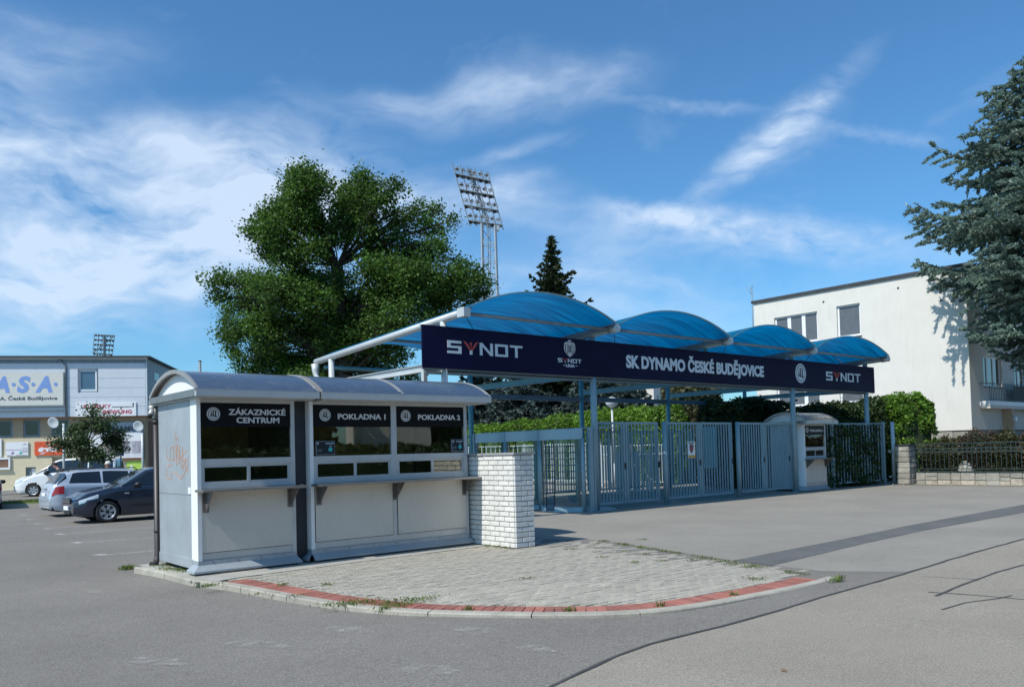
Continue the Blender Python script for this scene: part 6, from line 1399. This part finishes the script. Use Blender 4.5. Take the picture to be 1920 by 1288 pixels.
oak_l = [(545, 340, 26, 20), (578, 330, 26, 18), (600, 362, 44, 32), (655, 352, 36, 28), (690, 340, 24, 20), (668, 385, 44, 34), (720, 372, 32, 26, .8), (752, 350, 16, 12, .8), (745, 395, 34, 26, .7), (790, 362, 14, 10, .6), (778, 380, 22, 14, .6), (812, 372, 18, 14, .8),
    (800, 410, 26, 20, .6), (850, 402, 12, 9, .9), (830, 420, 16, 14, .4), (505, 385, 20, 14), (525, 405, 30, 22), (482, 425, 22, 14), (500, 440, 22, 14), (535, 440, 34, 26), (575, 410, 42, 36), (625, 425, 40, 36, .9), (690, 430, 40, 36, .55),
    (740, 450, 34, 30, .6), (560, 480, 36, 28), (520, 465, 22, 14, .6), (600, 500, 36, 28, .8), (580, 530, 30, 24), (650, 520, 26, 24, .4), (720, 500, 36, 24, .9), (770, 475, 42, 34), (815, 460, 30, 24, .8),
    (850, 475, 18, 18, .4), (420, 518, 24, 14), (448, 512, 26, 18), (412, 545, 16, 14), (445, 545, 30, 20), (490, 525, 34, 22), (525, 515, 26, 16, .8), (480, 560, 26, 16, .9), (540, 545, 44, 30), (600, 560, 48, 36), (665, 560, 52, 40), (730, 540, 50, 36), (790, 520, 46, 34),
    (840, 530, 36, 26, .9), (868, 490, 12, 12, .8), (882, 510, 26, 22), (905, 512, 16, 14, .8), (895, 535, 20, 14, .9), (870, 555, 26, 14, .8), (860, 590, 20, 10, .6), (500, 598, 18, 16, .5), (428, 612, 22, 18), (420, 640, 12, 14, .9), (455, 610, 26, 20, .8), (480, 640, 30, 26), (445, 660, 14, 14, .8), (462, 680, 22, 20),
    (520, 620, 42, 34), (580, 620, 48, 38), (640, 625, 52, 42), (705, 610, 54, 40), (770, 590, 48, 30), (820, 570, 30, 20, .8), (515, 665, 40, 24), (495, 695, 26, 14, .8), (560, 675, 40, 26), (620, 685, 46, 26), (680, 665, 46, 30), (735, 650, 34, 24, .8), (790, 625, 26, 14, .5), (700, 700, 40, 20), (760, 690, 30, 16, .6), (530, 700, 24, 14), (590, 705, 40, 14)]
oak_l += [(520, 588, 34, 20), (488, 600, 24, 16), (555, 588, 34, 22), (560, 368, 34, 24), (535, 378, 24, 18), (505, 458, 26, 16), (548, 500, 30, 18), (440, 575, 20, 14, .7), (760, 530, 44, 30), (825, 548, 34, 22), (860, 535, 24, 18), (700, 470, 36, 22, .7), (560, 515, 34, 20), (600, 470, 34, 22, .7)]
bo_ = at(650, 893, 60); broadleaf('oak_tree', (bo_.x, bo_.y, 0), oak_l, 60, 185000, .20, 24, 'large oak with a broad dark green crown behind the canopy', 'oakleaf', .85, [(648, 700), (640, 610), (632, 500)], py_shift=12, q0=.93, q1=1.0)
st_l = [(178, 770, 12, 10, .7), (168, 778, 12, 8, .6), (195, 780, 10, 6, .5), (160, 800, 26, 14), (190, 800, 24, 14), (135, 808, 18, 12), (128, 830, 18, 14, .9), (160, 828, 26, 16), (195, 825, 26, 16), (215, 812, 12, 10, .6), (145, 852, 28, 10), (185, 850, 30, 12), (120, 850, 12, 8, .7), (212, 838, 14, 10, .7), (205, 856, 22, 8, .7), (218, 850, 8, 6, .6)]
bo_ = at(150, 925, 33); broadleaf('street_tree', (bo_.x, bo_.y, -.09), st_l, 33, 9500, .10, 14, 'small young tree with a thin leaning trunk in front of the office building', 'treeleaf', .085, [(154, 870), (160, 838), (170, 800)], barkm='barkgrey', depth_spread=.5, q0=.62, q1=.62)

def conifer(name, base, H, Rmax, prof, nb, label, m, seed, tuft=.16, per=60, droop=.25, upt=.15, z0=.08, cat='tree', group=None, bare=.0, asp=.22, width=1., nside=12, jlo=.72, jhi=1.12):
    r = np.random.default_rng(seed); T_ = empty(name, base, 0, label, cat, group)
    tb = MB(); tb.tube([(0, 0, 0), (.05, 0, H*.5), (0, 0, H)], [H*.018+.05, H*.010+.03, .015], 8, False)
    bb = MB(); PA = []; DA = []
    for i in range(nb):
        t = z0+(1-z0)*(i+r.random())/nb; z = H*t; R_ = Rmax*prof(t)*r.uniform(jlo, jhi); az_ = i*2.399+r.uniform(-.4, .4)
        if R_ < .05: R_ = .05
        d = np.array([cos(az_), sin(az_), 0]); sd_ = np.array([-sin(az_), cos(az_), 0]); dr = droop*r.uniform(.6, 1.4)
        f = lambda s: np.array([0, 0, z])+d*R_*s+np.array([0, 0, 1])*(R_*(-dr*s+ (dr*.75+upt)*s**2.6))
        ss = np.linspace(0, 1, 6); bb.tube([tuple(f(s)) for s in ss], [.012+.012*R_*(1-s) for s in ss], 4, False)
        ns = max(3, int(nside*R_/Rmax+3))
        for j in range(ns):
            s = bare+(1-bare)*(j+.5)/ns; o = f(s); side = 1 if j % 2 else -1; ln = R_*.40*width*(1-.72*s)*r.uniform(.6, 1.25)+.10
            dd = d*.62+sd_*side*.9; dd = dd/np.linalg.norm(dd)*ln; dd[2] += ln*r.uniform(-.28, .10)
            k = max(3, int(per*ln)); u = r.random(k); Q = o+np.outer(u, dd)+r.normal(size=(k, 3))*[.03, .03, .035]; Q[:, 2] -= u*u*ln*.12
            dirn = dd/ln+r.normal(size=(k, 3))*.55+np.array([0, 0, .25]); PA.append(Q); DA.append(dirn)
        k = max(3, int(per*R_*.5)); u = r.uniform(bare*.8, 1.04, k); Q = np.array([f(s) for s in u])+r.normal(size=(k, 3))*.03; PA.append(Q); DA.append(d+r.normal(size=(k, 3))*.6+np.array([0, 0, .2]))
    k = int(per*1.2); u = r.uniform(H*.88, H, k); PA.append(np.stack([r.normal(size=k)*.03, r.normal(size=k)*.03, u], 1)); DA.append(r.normal(size=(k, 3))*.5+[0, 0, .9])
    P = np.concatenate(PA); D = np.concatenate(DA); D /= np.linalg.norm(D, axis=1)[:, None]; n = len(P)
    a = r.normal(size=(n, 3)); a -= D*(a*D).sum(1)[:, None]; a /= np.linalg.norm(a, axis=1)[:, None]; c = np.cross(D, a)
    L = (tuft*r.uniform(.6, 1.4, n))[:, None]; Wd = L*asp
    V1 = np.stack([P-D*L*.3, P+a*Wd, P+D*L*.7, P-a*Wd], 1); V2 = np.stack([P-D*L*.3, P+c*Wd, P+D*L*.7, P-c*Wd], 1)
    tb.build('trunk', M['bark'], T_, fix=False); bb.build('branches', M['bark'], T_, fix=False)
    npmesh('crown', np.concatenate([V1, V2]).reshape(-1, 3), 4, M[m], T_); return T_
sp = at(1046, 900, 60); conifer('spruce_tree', (sp.x, sp.y, 0), at(1042, 440, 60).z, 5.0, lambda t: min(1, (1-t)*1.75)*.95*(.80+.20*sin(t*55))+.02, 150, 'dark pointed spruce rising behind the blue roof', 'spruce', 3, tuft=.34, per=30, droop=.35, upt=.25, z0=.3, asp=.20)
# blue cedar beside the right building
cp = at(1958, 900, 33.2); H_c = 17.2
CPR = [(0, 0), (.26, .24), (.31, .44), (.37, .70), (.44, .92), (.53, 1.03), (.66, 1.0), (.80, .82), (.88, .60), (.94, .34), (1, .04)]
conifer('blue_cedar', (cp.x, cp.y, 0), H_c, 4.7, lambda t: interp(CPR, t)*(.84+.16*sin(t*41)), 160, 'tall blue green cedar overlapping the right building', 'cedar', 5, tuft=.155, per=100, droop=.42, upt=.14, z0=.24, asp=.17, width=1.2, nside=17, jlo=.68, jhi=1.04)
for i, (px, pyt, dep, R_, lb_) in enumerate(((905, 655, 60, 3.8, 'blue spruce behind the canopy, left end of the row'), (985, 665, 58, 4.0, 'blue spruce second from the left behind the canopy'), (1060, 655, 60, 4.2, 'blue spruce in the middle of the row behind the canopy'), (1130, 665, 57, 4.0, 'blue spruce behind the yard lamp'), (1180, 690, 56, 2.9, 'blue spruce at the right end of the row behind the canopy'))):
    p = at(px, 900, dep); conifer('blue_spruce', (p.x, p.y, 0), at(px, pyt, dep).z, R_, lambda t: min(1, (1-t)*1.6)*.95+.04, 120, lb_, 'bluespruce', 20+i, tuft=.34, per=26, droop=.3, upt=.2, z0=.05, group='blue spruces behind the canopy', asp=.24)

def hedge(name, p0, p1, width, h0, h1, n, size, m, label, group=None, seed=0, cat='hedge', zb=0., wob=.15, core='hedge_core', z_lo=0.):
    r = np.random.default_rng(seed); p0 = np.array([p0[0], p0[1]], float); p1 = np.array([p1[0], p1[1]], float); d = p1-p0; L = np.linalg.norm(d); a = atan2(d[1], d[0])
    T_ = empty(name, (p0[0], p0[1], zb), a, label, cat, group)
    def surf(u, v):      # u along 0..1, v around 0..1 over side-top-side, with lumps
        h = h0+(h1-h0)*u; per = 2*h+width; s = v*per
        y = np.where(s < h, -width/2, np.where(s < h+width, -width/2+(s-h), width/2)); z = np.where(s < h, s, np.where(s < h+width, h, h-(s-h-width)))
        lump = wob*(np.sin(u*L*2.1+seed)*.5+np.sin(u*L*5.3+v*9)*.35+np.sin(u*L*11+v*23+1)*.2)
        cz = h*.55; ny = y/(width/2+1e-6); nz = (z-cz)/(h*.5)
        rnd_ = 1-.10*np.clip(np.abs(ny)*np.abs(nz), 0, 1)
        return u*L, y*rnd_*(1+lump*.8), z_lo+np.maximum(z*rnd_+lump*(nz > .6), .02)
    u = r.uniform(-.01, 1.01, n); v = r.random(n); x, y, z = surf(u, v); dep = r.exponential(.05, n)
    P = np.stack([x+r.normal(size=n)*.05, y+r.normal(size=n)*.05, z+r.normal(size=n)*.06], 1)
    # end caps
    k = max(10, int(n*width/(2*(h0+h1)/2+width)/max(L, .1)*1.0)); 
    for e in (0, L):
        hh = h0 if e == 0 else h1; P = np.concatenate([P, np.stack([np.full(k, e)+r.normal(size=k)*.08, r.uniform(-.5, .5, k)*width, z_lo+r.uniform(0, hh, k)], 1)])
    V = leaves(P, size, .55, .2); npmesh('foliage', V, 4, M[m], T_)
    b = MB(); q = np.linspace(0, 1, max(3, int(L/.4)+2)); b.grid([[tuple(c) for c in zip(*[np.atleast_1d(t) for t in surf(np.full(9, qq), np.linspace(0, 1, 9))])] for qq in q], smooth=False)
    for i_, vv in enumerate(b.v): b.v[i_] = (vv[0], vv[1]*.82, max(0, vv[2]*.93))
    b.quad(*b.v[:9]); b.quad(*b.v[-9:])
    b.build('inner_growth', M[core], T_, fix=False); return T_
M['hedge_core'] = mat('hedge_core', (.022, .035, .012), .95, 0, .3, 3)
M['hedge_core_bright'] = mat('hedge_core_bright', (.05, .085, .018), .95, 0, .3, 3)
a, c = at(840, 900, 52), at(1085, 900, 45); hA = at(870, 806, 51).z; hB = at(1085, 776, 45).z; d2 = at(1262, 900, 37); hC = at(1250, 762, 37).z
hedge('thuja_hedge', a, c, 1.6, hA, hB, 26000, .15, 'hedgeleaf', 'bright green clipped hedge far behind the turnstile', 'bright hedges in the yard', 1, core='hedge_core_bright')
hedge('thuja_hedge', (c.x+.2, c.y-.2), d2, 1.7, hB+.05, hC, 30000, .15, 'hedgeleaf', 'bright green clipped hedge behind the yard lamp and first gate', 'bright hedges in the yard', 2, core='hedge_core_bright')
def bush(name, px, pyt, dep, w, m, label, n, size, seed, group=None, cat='bush', d=None, core='hedge_core', pyb=905, sq=1.):
    r = np.random.default_rng(seed); b0 = at(px, pyb, dep); zb = 0.; h = at(px, pyt, dep).z-zb; T_ = empty(name, (b0.x, b0.y, zb), radians(-40), label, cat, group)
    d = d or w
    q = r.normal(size=(n, 3)); q /= np.linalg.norm(q, axis=1)[:, None]; q = np.sign(q)*np.abs(q)**sq
    lump = 1+.10*np.sin(q[:, 0]*7+seed)*np.cos(q[:, 2]*8)+.06*np.sin(q[:, 1]*15+q[:, 2]*13)
    rad = (1-np.abs(r.normal(size=n))*.07)*lump
    P = np.stack([q[:, 0]*w/2*rad, q[:, 1]*d/2*rad, h/2+q[:, 2]*h/2*rad], 1); P[:, 2] = np.maximum(P[:, 2], .03)
    npmesh('foliage', leaves(P, size, .55, .2), 4, M[m], T_)
    b = MB(); rows = []
    for j in range(9):
        v = -pi/2+pi*j/8; rows.append([(w/2*.84*np.sign(cos(u)*cos(v))*abs(cos(u)*cos(v))**sq, d/2*.84*np.sign(sin(u)*cos(v))*abs(sin(u)*cos(v))**sq, h/2+h/2*.86*np.sign(sin(v))*abs(sin(v))**sq) for u in [2*pi*k/14 for k in range(14)]])
    b.grid(rows, close=True); b.build('inner_growth', M[core], T_, fix=False); return T_
bush('yellow_bush', 1268, 752, 36, 1.4, 'bushleaf', 'yellow green bush at the end of the bright hedge', 3500, .13, 1, core='hedge_core_bright')
bush('brown_conifer', 1302, 690, 38, 3.0, 'brownleaf', 'olive brown broad conifer between the canopy posts', 9000, .17, 2, cat='tree', sq=.8)
bush('columnar_thuja', 1343, 748, 33, 1.0, 'hedgedark', 'dark narrow columnar thuja right of the olive conifer', 4000, .13, 3, cat='tree', sq=.7)
bush('columnar_thuja', 1325, 745, 34, .8, 'brownleaf', 'olive narrow columnar thuja beside the dark one', 3000, .13, 4, cat='tree', sq=.7)
p, q = at(1368, 905, 31), at(1470, 905, 33); hedge('dark_hedge', p, q, 1.5, at(1375, 752, 31).z, at(1470, 752, 33).z, 14000, .14, 'hedgedark', 'dark hedge behind the middle rear posts of the canopy', 'dark hedges behind the canopy', 5)
p, q = at(1505, 905, 33.5), at(1642, 905, 34); hedge('dark_hedge', p, q, 1.6, at(1530, 765, 33.5).z, at(1640, 748, 34).z, 16000, .14, 'hedgedark', 'dark hedge between the small kiosk and the cream building', 'dark hedges behind the canopy', 6)
bush('thuja_shrub', 1702, 738, 34.2, 2.05, 'bushleaf', 'bright green rounded thuja shrub beside the stone pillar', 15000, .13, 7, sq=.62)
bush('thuja_shrub', 1652, 745, 35.5, 1.6, 'hedgedark', 'darker thuja shrub left of the bright rounded one', 8000, .13, 8, sq=.62)
# ivy on the fence right of the small kiosk
def ivy(p0, p1, z0, z1, n, size, m, label, seed, name='ivy', thick=.15):
    r = np.random.default_rng(seed); p0 = np.array(p0, float); p1 = np.array(p1, float); u = r.random(n); z = z0+(z1-z0)*r.random(n)
    keep = np.sin(u*17+seed)+np.sin(z*5+u*9)+r.normal(size=n)*.6 > -.7; u, z = u[keep], z[keep]; k = len(u)
    P = np.stack([p0[0]+(p1[0]-p0[0])*u+r.normal(size=k)*.04, p0[1]+(p1[1]-p0[1])*u+r.normal(size=k)*thick, z], 1)
    o = npmesh(name, leaves(P, size, .7, .1), 4, M[m]); tag(o, label, 'ivy'); return o
ivy((27.2, 15.27), (30.4, 14.92), .05, 2.25, 9000, .12, 'hedgedark', 'dark ivy climbing through the bar fence right of the small kiosk', 4, thick=.12)
hedge('dark_hedge', (27.0, 16.6), (31.3, 16.0), 1.0, 2.4, 2.5, 15000, .13, 'hedgedark', 'dark hedge close behind the ivy covered fence', 'dark hedges behind the canopy', 9)
# garden shrubs behind the iron fence
for i, (y, h, m, lb_) in enumerate(((13.2, 1.35, 'brownleaf', 'olive shrub behind the fence next to the stone pillar'), (12.1, 1.5, 'redleaf', 'reddish shrub behind the iron fence, second from the pillar'), (11.0, 1.45, 'brownleaf', 'olive shrub behind the middle of the iron fence'), (9.8, 1.55, 'redleaf', 'reddish shrub behind the iron fence toward the right border'), (8.4, 1.6, 'brownleaf', 'olive shrub behind the iron fence at the right border'))):
    hedge('garden_shrub', (32.35, y+.7), (32.35, y-.75), .9, h+.15, h+.25, 4500, .10, m, lb_, 'garden shrubs behind the iron fence', 30+i, cat='shrub', wob=.25)
rk = on_x(1811, 880, 31.95); b = MB(); b.grid([[(31.95+.2*cos(u)*cos(v), rk.y+.30*sin(u)*cos(v), .42+.42*sin(v)) for u in [2*pi*k/14 for k in range(14)]] for v in [pi/2*j/6 for j in range(7)]], close=True)
tag(b.build('garden_rock', M['concrete']), 'pale rounded garden rock behind the iron fence', 'rock')
tag(part('garden_soil', M['soil'], None, lambda b: b.box(31.75, 38.7, 5, 14.4, -.1, .40)), kind='structure')

# weeds and grass tufts
def tufts(spots, name, n_each, h, label=None, m='grass', spread=.12):
    Vs = []
    for (x, y, z, sx, sy, dens) in spots:
        n = int(n_each*dens); ox = rng.normal(size=n)*sx; oy = rng.normal(size=n)*sy; hh = h*rng.uniform(.4, 1.2, n); a = rng.uniform(0, 2*pi, n); w = .004+.004*rng.random(n); ln = rng.uniform(.2, .9, n)*hh
        B = np.stack([x+ox, y+oy, np.full(n, z)], 1); s_ = np.stack([-np.sin(a), np.cos(a), np.zeros(n)], 1)*w[:, None]; tip = B+np.stack([np.cos(a)*ln, np.sin(a)*ln, hh], 1); mid = B+np.stack([np.cos(a)*ln*.35, np.sin(a)*ln*.35, hh*.65], 1)
        Vs.append(np.stack([B-s_, mid-s_*.9, tip, mid+s_*.9], 1).reshape(-1, 3))
    o = npmesh(name, np.concatenate(Vs), 4, M[m]); tag(o, kind='stuff'); return o
sp = []
for px, py, sx, d in ((760, 1128, .12, 1.6), (745, 1137, .10, 1.6), (790, 1124, .10, .9), (725, 1132, .06, .7), (665, 1131, .12, 1.6), (640, 1133, .10, 1.2), (690, 1130, .06, .8), (395, 1098, .06, .9), (384, 1101, .04, .6), (530, 1097, .04, .5), (613, 1097, .04, .5), (482, 1115, .04, .25), (555, 1119, .05, .3), (1198, 1012, .04, .0), (940, 1024, .10, 1.6), (955, 1027, .06, 1.0), (925, 1022, .06, .7)):
    p = on_z(px, py); sp.append((p.x, p.y, 0, sx, sx*.7, d))
tufts([(a_, b_, c_, d_*1.3, e_*1.3, f_*.45) for a_, b_, c_, d_, e_, f_ in sp], 'weeds', 190, .034)
sp = []
for px, py in ((1205, 1012), (1170, 1035), (1215, 1040), (1240, 1052), (1190, 1055), (1300, 1050), (1345, 1054), (1375, 1060), (1400, 1064), (1130, 1045), (990, 1085), (1410, 1085), (1425, 1087), (1070, 1030), (1120, 1020)):
    p = on_z(px, py); sp.append((p.x, p.y, 0, .06, .05, .25))
tufts(sp, 'weeds', 160, .025)
sp = []
for k in range(40):
    t = rnd.random(); p = on_z(1120+t*390, 1013+t*65); sp.append((p.x, p.y, 0, .05, .05, .22))
tufts(sp, 'weeds', 120, .028)
p = on_z(238, 1068, -.09); sp = [(p.x, p.y, -.09, .05, .05, 1.5)]
p = on_z(1567, 1092, -.01); sp.append((p.x, p.y, -.01, .07, .03, .35)); p = on_z(1575, 1090); sp.append((p.x, p.y, 0, .04, .02, .2))
for px, py, d in ((721, 1153, .5), (880, 1156, .35), (1068, 1158, .4), (1238, 1149, .3), (1378, 1128, .3), (520, 1123, .2)): p = on_z(px, py, -.07); sp.append((p.x, p.y, gz(p.x, p.y), .03, .02, d))
tufts(sp, 'weeds', 120, .08)
sp = [(3.9+.15*rnd.random(), 11.95+rnd.random()*1.2, .0, .05, .08, .35) for _ in range(10)]; tufts(sp, 'weeds', 120, .03)
# long grass on the verge at the left
Lr = VR.location; sp = []
for k in range(260):
    u, v = rnd.uniform(0, 7.5), rnd.uniform(0, 2.2); a = radians(-30); sp.append((Lr.x+u*cos(a)-v*sin(a), Lr.y+u*sin(a)+v*cos(a), Lr.z+.06, .12, .12, 1))
tufts(sp, 'verge_grass', 26, .10)

# litter and pebbles
b = MB()
for k in range(60):
    x, y = (rnd.uniform(30.0, 31.3), rnd.uniform(7, 15)) if k < 30 else (rnd.uniform(4, 9), rnd.uniform(2.8, 5.2)); r_ = rnd.uniform(.003, .008) if k >= 30 else rnd.uniform(.01, .045); z = gz(x, y)+(0 if k < 30 else .001)
    b.tube([(x-r_, y, z+.002), (x, y+r_*.2, z+r_*.7), (x+r_, y, z+.002)], [r_*.4, r_*.7, r_*.4], 5)
tag(b.build('pebbles', M['kerb'], fix=False), kind='stuff')
b = MB(); p = on_z(1470, 1250); b.quad((p.x-.03, p.y, gz(p.x, p.y)+.012), (p.x, p.y-.03, gz(p.x, p.y)+.006), (p.x+.04, p.y+.01, gz(p.x, p.y)+.014), (p.x, p.y+.03, gz(p.x, p.y)+.02)); tag(b.build('dry_leaf', M['brownwall']), 'small dark dry leaf lying on the pale road', 'leaf')
tag(part('earth_strip', M['soil'], None, lambda b: b.quad((30.4, 14.7, .006), (31.0, 14.3, .006), (31.35, 5, .006), (31.0, 5, .006))), kind='structure')

# surroundings opposite the kiosks, seen only as reflections in their windows
hedge('street_hedge', (-4, -15), (60, -13), 2.0, 2.0, 2.1, 14000, .35, 'hedgedark', 'long dark hedge across the road, mirrored in the kiosk windows', None, 50)
ob_ = empty('opposite_house', (23.4, -18.2, 0), radians(24), 'pale house across the road, mirrored in the kiosk windows', 'house')
part('wall', M['plaster'], ob_, lambda b: b.box(0, 4.2, -8, 0, 0, 6.5)); part('roof', M['brownwall'], ob_, lambda b: b.prism([(-9, 6.5), (1, 6.5), (-4, 9.5)], lambda u, v, w: (-.6+w, u, v), 5.4))
hedge('street_hedge', (-6, -19.5), (21.5, -19), 3.0, 7.5, 7.0, 9000, .6, 'hedgedark', 'tall dark trees left of the pale house across the road', None, 51, cat='trees')
hedge('street_hedge', (28.5, -18.5), (62, -15), 3.0, 7.0, 8.5, 10000, .6, 'hedgedark', 'tall dark trees right of the pale house across the road', None, 52, cat='trees')

far_ = hedge('distant_trees', (-10, 118), (150, 52), 6.0, 5.2, 5.8, 22000, 1.0, 'hedgedark', None, None, 61, cat=None, wob=.3)
del_ = [far_]+list(far_.children)
tag(far_, kind='stuff')
